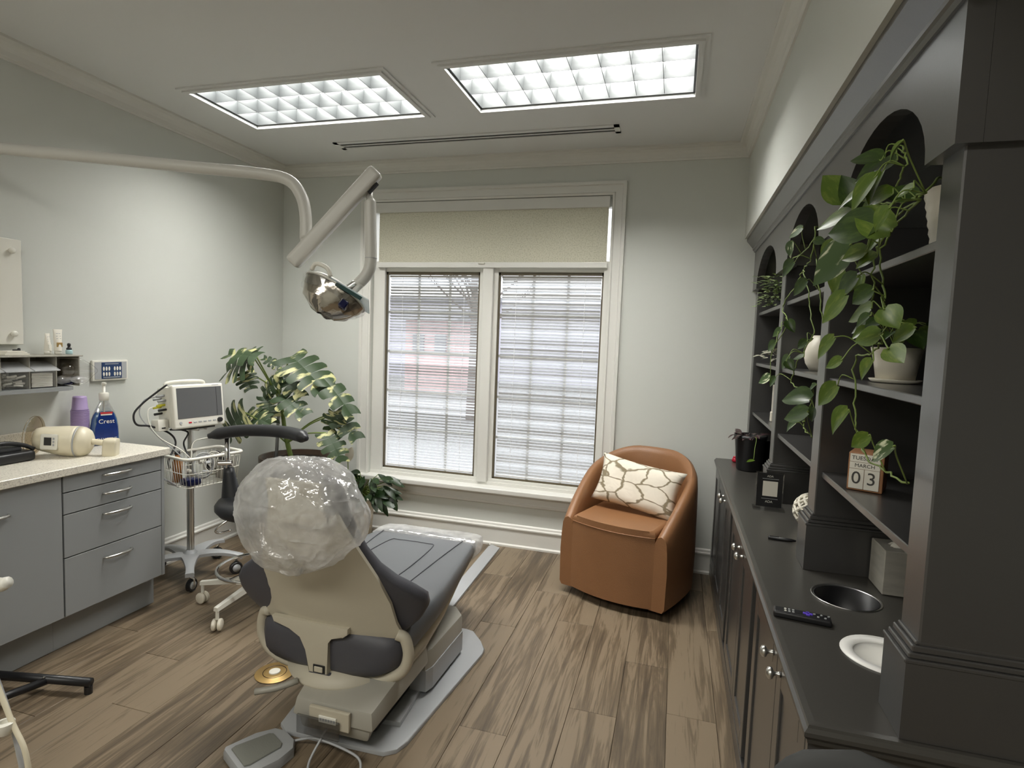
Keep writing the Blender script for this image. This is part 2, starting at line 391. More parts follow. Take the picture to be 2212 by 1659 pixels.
struct('wall_left', bx(XL-.1, XL, YB-.1, D+.12, 0, H+.2), M_wall)
struct('wall_rear', bx(XL-.1, RX+.1, YB-.1, YB, 0, H+.2), M_wall)
b = new(); box(b, XW, XW+.1, 1.0, D+.12, 0, H+.2); box(b, XW, RX, .92, 1.0, 0, H+.2); box(b, RX, RX+.1, YB, 1.0, 0, H+.2)
struct('wall_right', b, M_wall)
struct('wall_soffit', bx(XR, XW, YB, D, 2.066, H), M_wall)
OX0, OX1, OZ0, OZ1 = -2.125, -.44, .40, 2.345
b = new()
box(b, XL-.1, OX0, D, D+.12, 0, H+.2); box(b, OX1, XW+.1, D, D+.12, 0, H+.2)
box(b, OX0, OX1, D, D+.12, 0, OZ0); box(b, OX0, OX1, D, D+.12, OZ1, H+.2)
struct('wall_back', b, M_wall)
# ceiling with openings
LY0, LW, LL = 2.4766, .504, 1.0865
LXS = (-2.474, -1.069)
b = new()
box(b, XL, RX, YB, LY0, H, H+.2); box(b, XL, RX, LY0+LW, D, H, H+.2)
box(b, XL, LXS[0], LY0, LY0+LW, H, H+.2); box(b, LXS[0]+LL, LXS[1], LY0, LY0+LW, H, H+.2); box(b, LXS[1]+LL, RX, LY0, LY0+LW, H, H+.2)
box(b, XL, RX, YB, D, H+.2, H+.24)
struct('ceiling', b, M_ceil)
# crown moulding
zc = 2.539
crown = [(0, zc), (.010, zc), (.012, zc+.010), (.018, zc+.014)] + [(.018+.040*(1-math.cos(t*PI/2)), zc+.014+.052*math.sin(t*PI/2)) for t in (.25, .5, .75, 1)] + [(.066, zc+.070), (.066, H), (0, H)]
struct('trim_1', extrude_profile(new(), crown, (XL, YB), (XL, D), (1, 0)), M_trim)
struct('trim_2', extrude_profile(new(), crown, (XL, D), (XR, D), (0, -1)), M_trim)
struct('trim_3', extrude_profile(new(), crown, (XR, YB), (XR, D), (-1, 0)), M_trim)
base = [(0, 0), (.026, 0), (.026, .012), (.014, .02), (.014, .118), (.022, .124), (.022, .132), (.012, .138), (.010, .15), (.004, .156), (0, .156)]
struct('baseboard_left', extrude_profile(new(), base, (XL, YB), (XL, D), (1, 0)), M_trim)
struct('baseboard_back', extrude_profile(new(), base, (XL, D), (.272, D), (0, -1)), M_trim)

# ================================================================ WINDOW
win = struct('window_1', bx(OX0, OX1, D+.02, D+.115, OZ0, OZ0+.025), M_trim)
ORG[win.name] = win.location.copy()
def wp(name, bm, m, parent=win): return obj(name, bm, m, parent)
GZ0, GZ1 = .4465, 1.868
GX = ((-2.036, -1.323), (-1.190, -.478))
Y0 = D+.045
b = new()   # frame members
box(b, OX0, GX[0][0], Y0-.02, D+.11, OZ0+.02, GZ1+.07, .004); box(b, GX[1][1], OX1, Y0-.02, D+.11, OZ0+.02, GZ1+.07, .003); box(b, OX0, OX0+.006, Y0-.02, D+.11, GZ1+.07, OZ1); box(b, OX1-.006, OX1, Y0-.02, D+.11, GZ1+.07, OZ1)
box(b, OX0+.01, OX1-.01, Y0, D+.105, GZ1, GZ1+.075, .004); box(b, OX0+.01, OX1-.01, Y0, D+.105, OZ1-.06, OZ1, .004)
box(b, OX0+.01, OX1-.01, Y0-.008, D+.108, OZ0+.02, GZ0, .004)
wp('window_frame', b, M_trim)
b = new(); box(b, GX[0][1], GX[1][0], Y0-.006, D+.108, OZ0+.02, GZ1+.07, .004); box(b, GX[0][1]+.03, GX[1][0]-.03, Y0-.034, Y0, OZ0+.02, GZ1+.07, .006)
wp('window_mullion', b, M_trim)
M_gasket = mat('bronze_gasket', rgb(92, 84, 66), .5)
M_blind = mat('blind_slat_enamel', rgb(240, 241, 242), .5)
for wi, (gx0, gx1) in enumerate(GX):
    b = new(); g = .012
    yy0, yy1 = D+.05, D+.066
    box(b, gx0-.002, gx0+g, yy0, yy1, GZ0, GZ1); box(b, gx1-g, gx1+.002, yy0, yy1, GZ0, GZ1); box(b, gx0, gx1, yy0, yy1, GZ0-.002, GZ0+g); box(b, gx0, gx1, yy0, yy1, GZ1-g-.008, GZ1)
    sash = wp('window_sash', b, M_gasket)
    wp('pane', bx(gx0-.002, gx1+.002, D+.0895, D+.0925, GZ0, GZ1), M_glass, sash)
    b = new()
    for j in (1, 2): box(b, gx0+(gx1-gx0)*j/3-.009, gx0+(gx1-gx0)*j/3+.009, D+.0945, D+.1015, GZ0, GZ1)
    for j in range(1, 5): box(b, gx0, gx1, D+.094, D+.102, GZ0+(GZ1-GZ0)*j/5-.009, GZ0+(GZ1-GZ0)*j/5+.009)
    wp('muntin_grid', b, M_trim, sash)
    bl = thing('venetian_blind', ['white venetian blind behind left window pane, slats slightly open', 'white venetian blind behind right window pane, slats nearly closed'][wi], 'blind', ((gx0+gx1)/2, D+.080, GZ0+g))
    obj('head_rail', bx(gx0+.016, gx1-.016, D+.072, D+.088, GZ1-.036, GZ1-.021), M_blind, bl)
    obj('bottom_rail', bx(gx0+.016, gx1-.016, D+.073, D+.087, GZ0+g+.002, GZ0+g+.014, .002), M_blind, bl)
    ang = math.radians([-38, -52][wi]); n = 66; z0 = GZ0+g+.026; z1 = GZ1-.046; me = None
    for i in range(n):
        z = z0+(z1-z0)*i/(n-1)
        if me is None:
            q = new(); wd = .0104
            rows = []
            for s in (-1, -.4, .4, 1): rows.append([Vector((x, s*wd, .0016*(1-s*s))) for x in (-(gx1-gx0)/2+.018, (gx1-gx0)/2-.018)])
            q.free(); q = grid_surface(rows); bmesh.ops.solidify(q, geom=q.faces, thickness=.0004)
            me = bpy.data.meshes.new('slat'); q.to_mesh(me); q.free(); me.materials.append(M_blind)
        inst('slat', me, Matrix.Translation(((gx0+gx1)/2, D+.080, z)) @ Matrix.Rotation(ang, 4, 'X') , bl)
    for fx in (.17, .83):
        obj('ladder_cord', rod(new(), (gx0+(gx1-gx0)*fx, D+.0685, GZ0+.02), (gx0+(gx1-gx0)*fx, D+.0685, GZ1-.03), .0013, 5), M_blind, bl)
# transom glass
wp('transom_pane', bx(OX0+.0065, OX1-.0065, D+.075, D+.078, GZ1+.07, OZ1-.05), M_glass)
# casing (mitred look: stepped boards)
cas = [(0, .0), (.018, .0), (.022, .012), (.016, .018), (.016, .06), (.024, .066), (.024, .085), (0, .085)]
def casing(bm, a, b_, inward):
    # board running a->b on the wall; profile offset measured along 'inward' (away from the opening)
    A = Vector(a); B = Vector(b_); inn = Vector(inward); V0 = []; V1 = []
    d = (B-A).normalized()
    for out, off in cas:
        V0.append(bm.verts.new(A+inn*off-d*off+Vector((0, -out, 0)))); V1.append(bm.verts.new(B+inn*off+d*off+Vector((0, -out, 0))))
    n = len(cas)
    for i in range(n): bm.faces.new((V0[i], V0[(i+1) % n], V1[(i+1) % n], V1[i]))
    bm.faces.new(V0[::-1]); bm.faces.new(V1)
b = new(); casing(b, (OX0, D, OZ1), (OX1, D, OZ1), (0, 0, 1)); casing(b, (OX1, D, OZ1), (OX1, D, OZ0), (1, 0, 0)); casing(b, (OX0, D, OZ0), (OX0, D, OZ1), (-1, 0, 0))
bmesh.ops.recalc_face_normals(b, faces=b.faces)
# cut the side casings at the sill
bmesh.ops.bisect_plane(b, geom=b.verts[:]+b.edges[:]+b.faces[:], plane_co=(0, 0, OZ0), plane_no=(0, 0, -1), clear_outer=True)
wp('window_casing', b, M_trim)
wp('window_sill', bx(OX0-.115, OX1+.115, D-.07, D+.09, OZ0-.03, OZ0+.004, .008, 3), M_trim)
apr = [(0, .285), (.014, .285), (.022, .292), (.022, .305), (.014, .312), (.014, .345), (.03, .358), (.034, OZ0-.03), (0, OZ0-.03)]
wp('window_apron', extrude_profile(new(), apr, (OX0-.085, D), (OX1+.085, D), (0, -1)), M_trim)
# roller shade
sh = thing('roller_shade', 'cream flecked roller shade pulled down over the top of the window', 'shade', (-1.27, D, 1.895))
obj('cassette', bx(-2.105, -.455, D-.012, D+.02, 2.272, 2.342, .004), M_trim, sh)
M_shade.node_tree.nodes['Principled BSDF'].inputs['Roughness'].default_value = .9
obj('shade_cloth', bx(-2.078, -.463, D+.008, D+.0095, 1.925, 2.285), M_shade, sh)
obj('hem_bar', bx(-2.082, -.457, D+.001, D+.016, 1.893, 1.930, .004), M_trim, sh)
obj('pull_tab', bx(-1.325, -1.278, D-.007, D+.003, 1.917, 1.928, .003), M_white, sh)

# ================================================================ OUTSIDE
struct('street_ground', bx(-40, 40, D+.6, 60, -.5, -.4), M_concrete)
M_brick = mat('red_brick', rgb(212, 184, 184), .9, var=.2, vscale=2); M_roof = mat('grey_roof', rgb(150, 150, 155), .9)
M_pale = mat('pale_render', rgb(196, 194, 206), .9)
bl = thing('brick_building', 'small red brick house across the street, seen through the left blind', 'building', (-7.9, 20, -.4))
obj('wall', bx(-8.9, -7.1, 18, 20, -.4, 2.0), M_brick, bl)
obj('roof', pr([(17.6, 2.0), (20.4, 2.0), (19, 2.5)], -9.1, -6.9, Matrix(((0, 0, 1, 0), (1, 0, 0, 0), (0, 1, 0, 0), (0, 0, 0, 1)))), M_roof, bl)
for k in range(2): obj('window', bx(-8.6+k*.8, -8.2+k*.8, 17.93, 18.0, .9, 1.5), M_roof, bl)
bl = thing('pale_building', 'long pale building beyond the brick house outside', 'building', (-8, 26, -.4))
obj('wall', bx(-22, 3, 24, 30, -.4, 3.0), M_pale, bl); obj('roof', bx(-22.3, 3.3, 23.7, 30.3, 3.0, 3.2), M_roof, bl)
tr = thing('bare_tree', 'bare winter tree outside, faint through the left blind', 'tree', (-4.3, 12, -.4))
M_bark = mat('bark', rgb(120, 112, 108), .9)
obj('trunk', tb([(-4.3, 12, -.4), (-4.28, 12, 1.5), (-4.35, 12.05, 3)], lambda t: .13-.06*t, 8, 4), M_bark, tr)
b = new()
rr = random.Random(3)
for k in range(26):
    z = 1.4+rr.random()*1.8; a = rr.random()*6.28; l = .7+rr.random()*1.1
    p1 = Vector((-4.3, 12, z)); p2 = p1+Vector((math.cos(a)*l*.6, math.sin(a)*l*.6, l*.5)); p3 = p2+Vector((math.cos(a+.4)*l*.5, math.sin(a+.4)*l*.4, l*.55))
    tube(b, [p1, p2, p3], lambda t: .03-.024*t, 5, 3)
    for q in range(3):
        a2 = a+rr.uniform(-1, 1); tube(b, [p2, p2+Vector((math.cos(a2)*.4, math.sin(a2)*.4, .35))], .008, 4, 1)
obj('branches', b, M_bark, tr)['kind'] = 'stuff'

# ================================================================ TROFFERS
def troffer(x0, y0, label):
    t = thing('ceiling_light', label, 'light', (x0+LL/2, y0+LW/2, H+.02), group='recessed ceiling lights')
    x1, y1 = x0+LL, y0+LW; e = .002
    obj('diffuser', bx(x0+.01, x1-.01, y0+.01, y1-.01, H+.088, H+.093), M_diffuser, t)
    b = new(); box(b, x0+e, x0+.012, y0+e, y1-e, H+.004, H+.17); box(b, x1-.012, x1-e, y0+e, y1-e, H+.004, H+.17)
    box(b, x0+e, x1-e, y0+e, y0+.012, H+.004, H+.17); box(b, x0+e, x1-e, y1-.012, y1-e, H+.004, H+.17)
    obj('housing', b, M_louver, t)
    b = new(); w_ = .042; z0 = H-.007
    for (a0, a1, c0, c1) in ((x0-w_, x0+.002, y0-w_, y1+w_), (x1-.002, x1+w_, y0-w_, y1+w_), (x0+.002, x1-.002, y0-w_, y0+.002), (x0+.002, x1-.002, y1-.002, y1+w_)):
        box(b, a0, a1, c0, c1, z0, H)
    for (a0, a1, c0, c1) in ((x0-.022, x0+.001, y0-.022, y1+.022), (x1-.001, x1+.022, y0-.022, y1+.022), (x0+.001, x1-.001, y0-.022, y0+.001), (x0+.001, x1-.001, y1-.001, y1+.022)):
        box(b, a0, a1, c0, c1, z0-.008, z0-.0001)
    obj('trim_frame', b, M_ceil, t)
    nx, ny = 8, 3
    def blade(bm, a, b_, th=.0055):
        # tapered parabolic blade: wide at top, thin at the bottom
        A = Vector(a); B = Vector(b_); d = (B-A).normalized(); s = Vector((-d.y, d.x, 0))
        prof = [(.0012, 0), (.002, .025), (.0035, .045), (th, .070)]
        L_ = []; 
        for P in (A, B):
            L_.append([bm.verts.new(P+s*o_+Vector((0, 0, z))) for o_, z in prof]+[bm.verts.new(P-s*o_+Vector((0, 0, z))) for o_, z in prof[::-1]])
        n = len(L_[0])
        for i in range(n): bm.faces.new((L_[0][i], L_[0][(i+1) % n], L_[1][(i+1) % n], L_[1][i]))
        bm.faces.new(L_[0][::-1]); bm.faces.new(L_[1]); return bm
    for i in range(1, nx):
        xx = x0+.012+(LL-.024)*i/nx; obj('louver_blade', blade(new(), (xx, y0+.012, H+.008), (xx, y1-.012, H+.008)), M_louver, t)
    for j in range(1, ny):
        yy = y0+.012+(LW-.024)*j/ny; obj('louver_blade', blade(new(), (x0+.012, yy, H+.008), (x1-.012, yy, H+.008)), M_louver, t)
    return t
troffer(LXS[0], LY0, 'recessed louvred ceiling light, left one, nearer the pale bare wall')
troffer(LXS[1], LY0, 'recessed louvred ceiling light, right one, nearer the black bookcase')
# linear air diffuser
t = thing('ceiling_air_vent', 'long narrow slot air vent in the ceiling near the window wall', 'vent', (-1.28, 3.37, H-.006))
b = new(); vx0, vx1, vy0, vy1 = -2.175, -.376, 3.305, 3.432
box(b, vx0, vx1, vy0, vy0+.03, H-.006, H-.0005); box(b, vx0, vx1, vy1-.03, vy1, H-.006, H-.0005); box(b, vx0, vx0+.03, vy0, vy1, H-.006, H-.0005); box(b, vx1-.03, vx1, vy0, vy1, H-.006, H-.0005)
obj('frame', b, M_ceil, t)
obj('slot_back', bx(vx0+.03, vx1-.03, vy0+.03, vy1-.03, H-.0015, H-.0006), M_dark, t)
obj('divider_bar', bx(vx0+.03, vx1-.03, 3.362, 3.376, H-.006, H-.0016), M_ceil, t)

# ================================================================ BOOKCASE (right)
CZ = .735
bk = thing('bookcase', 'charcoal built-in bookcase with three arched bays above the counter', 'bookcase', (.62, 2.4, CZ))
POST = [(1.14, 1.225), (1.95, 2.045), (2.765, 2.855), (3.66, 3.742)]
PX = .437; BX = .76
for (a, b_) in POST:
    obj('upright', bx(PX, BX, a, b_, CZ+.001, 1.78, .003, 1), M_black, bk)
obj('back_panel', bx(BX, BX+.02, 1.14, D-.002, CZ+.001, 2.06), M_black, bk)
obj('top_panel', bx(PX+.03, BX, 1.14, D-.002, 2.03, 2.05), M_black, bk)
# header with arches (an extruded face with three arched openings)
def header():
    bm = new(); y0, y1, zb, zt = 1.125, D-.002, 1.758, 2.03; n = 20
    def strip(pts_top, pts_bot, x):
        pass
    cols = []       # (y, zlow) samples along y
    bays = [(1.245, 1.81), (2.075, 2.635), (2.90, 3.585)]
    ys = [(y0, zb)]
    for a, b_ in bays:
        ys.append((a, zb))
        c = (a+b_)/2; r = (b_-a)/2; ht = .178
        for k in range(0, n+1):
            th = PI-PI*k/n; ys.append((c+r*math.cos(th), zb+ht*max(0, math.sin(th))))
        ys.append((b_, zb))
    ys.append((y1, zb))
    out = []
    for p in ys:
        if not out or abs(out[-1][0]-p[0])+abs(out[-1][1]-p[1]) > 1e-5: out.append(p)
    xa, xb = .416, .455
    F = [bm.verts.new((xa, y, z)) for y, z in out]; FT = [bm.verts.new((xa, y, zt)) for y, z in out]
    G = [bm.verts.new((xb, y, z)) for y, z in out]; GT = [bm.verts.new((xb, y, zt)) for y, z in out]
    for i in range(len(out)-1):
        bm.faces.new((F[i], F[i+1], FT[i+1], FT[i])); bm.faces.new((G[i+1], G[i], GT[i], GT[i+1]))
        bm.faces.new((F[i], G[i], G[i+1], F[i+1])); bm.faces.new((FT[i], FT[i+1], GT[i+1], GT[i]))
    bm.faces.new((F[0], FT[0], GT[0], G[0])); bm.faces.new((F[-1], G[-1], GT[-1], FT[-1]))
    bmesh.ops.recalc_face_normals(bm, faces=bm.faces); return bm
obj('arched_header', header(), M_black, bk)
obj('end_header', bx(.4555, XW-.001, 1.125, 1.1395, 1.758, 2.03), M_black, bk)
corn = [(0, 1.985), (.006, 1.985), (.010, 1.995), (.016, 1.998), (.016, 2.008), (.026, 2.02), (.046, 2.045), (.05, 2.05), (.05, 2.0655), (0, 2.0655)]
obj('cornice', extrude_profile(new(), corn, (.416, 1.075), (.416, D-.001), (-1, 0)), M_black, bk)
obj('cornice', extrude_profile(new(), corn, (.416, 1.125), (XW-.001, 1.125), (0, -1)), M_black, bk)
obj('end_panel', bx(BX, XW-.001, 1.14, 1.16, CZ+.001, 1.78), M_black, bk)
bays = [(1.225, 1.95), (2.045, 2.765), (2.855, 3.66)]
SHZ = (1.045, 1.335, 1.625)
for (a, b_) in bays:
    for z in SHZ: obj('shelf', bx(.45, BX-.001, a+.001, b_-.001, z-.018, z, .002, 1), M_black, bk)
pm = [(0, .862), (.004, .862), (.006, .87), (0.0, .873)]
def plinth(y0, y1, x0=.416, x1=BX, endface=False):
    bm = new(); box(bm, x0, x1, y0-.012, y1+.012, CZ+.001, .875)
    # moulded cap that steps back to the upright
    for i, (ins, z0, z1) in enumerate(((-.003, .875, .883), (.004, .883, .893), (.010, .893, .905), (.016, .905, .912))):
        box(bm, x0+ins, x1, y0-.012+ins*.7, y1+.012-ins*.7, z0, z1, .002, 1)
    return bm
obj('plinth_block', plinth(1.14, 1.225, x1=XW-.002), M_black, bk)
for (a, b_) in POST[1:3]: obj('plinth_block', plinth(a, b_), M_black, bk)
obj('plinth_block', plinth(3.672, 3.72), M_black, bk)

ct = thing('bookcase_counter', 'charcoal counter top with moulded edge below the bookcase', 'counter', (.55, 2.4, CZ-.04))
cx0, cy0 = .262, 1.112
b = new(); 
# slab with two round openings
HOLES = [(.49, 1.755, .083), (.49, 1.44, .080)]
def slab_with_holes(x0, x1, y0, y1, z0, z1, holes):
    bm = new(); n = 40
    cuts = []
    hs = sorted(holes, key=lambda h: h[1])
    # partition along y into blocks: each hole gets a square block
    y = y0; blocks = []
    for (hx, hy, hr) in hs:
        q = hr+.02; blocks.append(('b', y, hy-q)); blocks.append(('h', hy-q, hy+q, hx, hy, hr, q)); y = hy+q
    blocks.append(('b', y, y1))
    for bl_ in blocks:
        if bl_[0] == 'b': box(bm, x0, x1, bl_[1], bl_[2], z0, z1)
        else:
            _, a, c, hx, hy, hr, q = bl_
            box(bm, x0, hx-q, a, c, z0, z1); box(bm, hx+q, x1, a, c, z0, z1)
            I = []; O = []
            for k in range(n):
                th = 2*PI*k/n; cs, sn = math.cos(th), math.sin(th); s = q/max(abs(cs), abs(sn))
                I.append((hx+hr*cs, hy+hr*sn)); O.append((hx+s*cs, hy+s*sn))
            for zz, fl_ in ((z1, False), (z0, True)):
                vi = [bm.verts.new((*p, zz)) for p in I]; vo = [bm.verts.new((*p, zz)) for p in O]
                for k in range(n):
                    f = (vi[k], vo[k], vo[(k+1) % n], vi[(k+1) % n]); bm.faces.new(f[::-1] if fl_ else f)
            a_ = [bm.verts.new((*p, z0)) for p in I]; b_ = [bm.verts.new((*p, z1)) for p in I]
            for k in range(n): bm.faces.new((a_[k], b_[k], b_[(k+1) % n], a_[(k+1) % n]))
    return bm
obj('worktop', slab_with_holes(cx0+.02, XW-.001, cy0+.02, D-.001, CZ-.036, CZ, HOLES), M_counterR, ct)
edge = [(0, CZ-.036), (.012, CZ-.036), (.014, CZ-.028), (.020, CZ-.020), (.020, CZ-.012), (.014, CZ-.006), (.012, CZ-.001), (0, CZ)]
def mitre_edge():
    bm = new(); P = []
    path = [((cx0+.02, D-.001), (-1, 0)), ((cx0+.02, cy0+.02), (-1, -1)), ((XW-.001, cy0+.02), (0, -1))]
    for (p, s) in path: P.append([bm.verts.new((p[0]+s[0]*o_, p[1]+s[1]*o_, z)) for o_, z in edge])
    n = len(edge)
    for A, B in zip(P, P[1:]):
        for i in range(n): bm.faces.new((A[i], A[(i+1) % n], B[(i+1) % n], B[i]))
    bm.faces.new(P[0][::-1]); bm.faces.new(P[-1]); bmesh.ops.recalc_face_normals(bm, faces=bm.faces); return bm
obj('edge_moulding', mitre_edge(), M_counterR, ct)
# base cabinets
bc = thing('base_cabinet_run', 'charcoal base cabinets with paired doors under the bookcase counter', 'cabinet', (.56, 2.4, 0))
FX = .292
b = new(); box(b, FX, XW-.001, 1.15, D-.001, .001, CZ-.25); box(b, FX, XW-.001, 1.15, 1.335, CZ-.25, CZ-.0365); box(b, FX, XW-.001, 1.862, D-.001, CZ-.25, CZ-.0365); box(b, FX, .39, 1.335, 1.862, CZ-.25, CZ-.0365); obj('carcass', b, M_black, bc)
obj('base_rail', bx(FX-.018, FX-.0005, 1.15, D-.03, .001, .075, .002, 1), M_black, bc)
obj('end_panel', bx(FX-.018, XW-.001, 1.1345, 1.1495, .001, CZ-.0365), M_black, bc)
def door(y0, y1, z0=.09, z1=.69):
    bm = new(); x0, x1 = FX-.0185, FX-.0005; f = .055
    box(bm, x0, x1, y0, y0+f, z0, z1, .002, 1); box(bm, x0, x1, y1-f, y1, z0, z1, .002, 1); box(bm, x0, x1, y0+f, y1-f, z0, z0+f, .002, 1); box(bm, x0, x1, y0+f, y1-f, z1-f, z1, .002, 1)
    box(bm, x0+.006, x1, y0+f, y1-f, z0+f, z1-f); 
    return obj('door', bm, M_black, bc)
def knob(parent, x, y, z, s=1):
    prof = [(.000, 0), (.007*s, 0), (.006*s, .004), (.0045*s, .010), (.005*s, .014), (.013*s, .018), (.0145*s, .022), (.013*s, .027), (.007*s, .031), (0, .032)]
    mt = Matrix.Translation((x, y, z)) @ Matrix.Rotation(-PI/2, 4, 'Y')
    return obj('knob', lt(prof, mtx=mt, n=16), M_steel, parent, smooth=True)
for c in (1.46, 2.24, 3.02):
    for sg in (-1, 1):
        a, b_ = (c-.31, c-.002) if sg < 0 else (c+.002, c+.385)
        if c < 1.5 and sg < 0: a = 1.155
        d_ = door(a, b_); knob(d_, FX-.019, c+sg*.05, .665)
d_ = door(3.41, 3.70)
# ------- things on the bookcase
t = thing('waste_chute_ring', 'chrome ring around the round waste opening in the dark counter', 'ring', (.49, 1.755, CZ))
obj('rim', lt([(.079, -.002), (.0835, .001), (.087, .003), (.0885, .0005), (.087, .0004)], (.49, 1.755, CZ), 40), M_steel, t, True)
obj('sleeve', lt([(.0785, -.20), (.0785, .0), (.0815, .0), (.0815, -.20)], (.49, 1.755, CZ), 40), M_blackp, t, True)
t = thing('white_chute_bowl', 'round white plastic bowl with flange sunk in the dark counter', 'bowl', (.49, 1.44, CZ))
obj('flange', lt([(.063, -.002), (.066, .003), (.088, .004), (.0905, .001), (.0905, .0004), (.0795, .0004)], (.49, 1.44, CZ), 40), M_bowl, t, True)
obj('bowl', lt([(0, -.048), (.045, -.047), (.057, -.040), (.062, -.02), (.064, .0005), (.067, -.02), (.062, -.044), (.045, -.052), (0, -.053)], (.49, 1.44, CZ), 40), M_bowl, t, True)
obj('drain_screw', sp((.50, 1.415, CZ-.0465), .005, 8, 6, (1, 1, .5)), M_steel, t, True)
# remote
def rot_at(x, y, z, a): return Matrix.Translation((x, y, z)) @ Matrix.Rotation(a, 4, 'Z')
t = thing('remote_control', 'black remote control with violet key on the dark counter', 'remote', (.342, 1.567, CZ), -.14)
ORG[t.name] = Vector((0, 0, 0))
b = new(); box(b, -.066, .066, -.019, .019, .0005, .017, .006, 3); obj('body', b, M_blackp, t, 'auto', local=True)
for i in range(2):
    for j in range(3): obj('key', lt([(.003, .0165), (.003, .0185), (0, .0187)], (-.038+j*.009, -.006+i*.012, 0), 8), M_white if j < 1 else M_greyp, t, local=True)
for j in range(5): obj('key', lt([(.0028, .0165), (.0028, .0185), (0, .0187)], (.028+j*.008, (-1)**j*.007, 0), 8), M_greyp, t, local=True)
b = new(); box(b, .002, .024, -.004, .004, .0165, .0195, .001); box(b, .009, .017, -.011, .011, .0165, .0195, .001); obj('direction_pad', b, M_violet, t, local=True)
t = thing('pen', 'thin black pen lying on the dark counter', 'pen', (.398, 2.203, CZ), -.06); ORG[t.name] = Vector((0, 0, 0))
obj('barrel', tb([(-.045, 0, .007), (.03, 0, .007), (.045, 0, .007)], lambda q: .006 if q < .8 else .003, 10, 1), M_blackp, t, True, local=True)
obj('clip', bx(-.04, -.01, -.0015, .0015, .0125, .0145), M_blackp, t, local=True)
# tissue box
t = thing('tissue_box', 'grey landscape print tissue box on counter in nearest bay', 'box', (.655, 1.87, CZ)); 
obj('carton', bx(.594, .71, 1.812, 1.93, CZ+.001, CZ+.128, .002, 1), M_tissue, t)
b = grid_surface([[Vector((.625+.05*i/6+.004*math.sin(j*2.1), 1.85+.04*j/6, CZ+.128+(.022*math.sin(PI*i/6)*math.sin(PI*j/6))*(1+.4*math.sin(i*3+j*2)))) for j in range(7)] for i in range(7)])
obj('tissue', b, M_paper, t, True)
# sign stand (the square code on it is left out)
t = thing('acrylic_sign', 'small black sign in clear acrylic T-stand on the counter', 'sign', (.412, 2.63, CZ), -.05); ORG[t.name] = Vector((0, 0, 0))
obj('foot', bx(-.062, .062, -.035, .035, .0005, .007, .001), M_acryl, t, local=True)
obj('holder', bx(-.055, .055, -.004, .004, .007, .160, .001), M_acryl, t, local=True)
obj('black_card', bx(-.050, .050, -.0058, -.0042, .012, .156), M_blackp, t, local=True)
obj('white_square', bx(-.027, .031, -.0068, -.0059, .058, .122), M_paper, t, local=True)
for z, s in ((.143, .012), (.034, .014)): text('ADA', s, (0, -.0062, z), (1, 0, 0), (0, 0, 1), M_white, t, local=True)
for z in (.046, .131): obj('print_line', bx(-.03, .034, -.0063, -.0059, z, z+.002), M_greyp, t, local=True)
# red bead
t = thing('red_container', 'tiny red round container beside the black flower pot', 'container', (.372, 3.655, CZ))
obj('jar', lt([(0, .0005), (.012, .001), (.017, .006), (.018, .014), (.015, .024), (.011, .027), (0, .027)], (.372, 3.655, CZ), 16), M_red, t, True)
obj('lid', lt([(0, .027), (.012, .027), (.012, .034), (.008, .036), (0, .036)], (.372, 3.655, CZ), 16), M_red, t, True)
# lattice ball vase
t = thing('lattice_ball', 'white openwork ceramic ball on the counter behind the upright', 'ornament', (.535, 2.42, CZ))
b = new(); n = 9
def ballp(th, ph, r=.064): return Vector((.535+r*math.cos(ph)*math.cos(th), 2.42+r*math.cos(ph)*math.sin(th), CZ+.066+r*math.sin(ph)))
for k in range(n):
    for sgn in (1, -1):
        tube(b, [ballp(2*PI*k/n+sgn*u*1.6, -1.2+2.4*(u+1)/2) for u in [-1+2*i/12 for i in range(13)]], .0055, 6, 1)
obj('lattice', b, M_ceram, t, True)
obj('foot', lt([(.0, .0005), (.028, .0005), (.028, .008), (.02, .012), (0, .012)], (.535, 2.42, CZ), 20), M_ceram, t, True)
# calendar
t = thing('block_calendar', 'white and wood block calendar reading Tuesday March 03', 'calendar', (.512, 1.752, SHZ[0]), -.40); ORG[t.name] = Vector((0, 0, 0))
obj('case', bx(-.038, .044, -.040, .055, .0008, .102, .003), M_wood, t, local=True)
obj('day_card', bx(-.034, .036, -.0425, -.0405, .078, .099), M_paper, t, local=True)
obj('month_card', bx(-.034, .036, -.0425, -.0405, .060, .077), M_paper, t, local=True)
for i in (0, 1): obj('number_block', bx(-.034+.0355*i, .0005+.0355*i, -.0435, -.0405, .006, .059, .001), M_paper, t, local=True)
text('TUESDAY', .0145, (.001, -.0430, .0885), (1, 0, 0), (0, 0, 1), M_ink, t, local=True)
text('MARCH', .0135, (.001, -.0430, .0685), (1, 0, 0), (0, 0, 1), M_ink, t, local=True)
text('0', .047, (-.017, -.0440, .034), (1, 0, 0), (0, 0, 1), M_ink, t, local=True)
text('3', .047, (.018, -.0440, .034), (1, 0, 0), (0, 0, 1), M_ink, t, local=True)
# cream vase in middle bay
t = thing('white_vase', 'white rounded vase on the middle-bay shelf behind trailing vines', 'vase', (.55, 2.52, SHZ[1]))
obj('body', lt([(0, .0008), (.04, .001), (.058, .03), (.066, .065), (.06, .1), (.042, .125), (.036, .14), (.033, .14), (.038, .12), (.05, .095), (0, .06)], (.55, 2.52, SHZ[1]), 28), M_ceram, t, True)
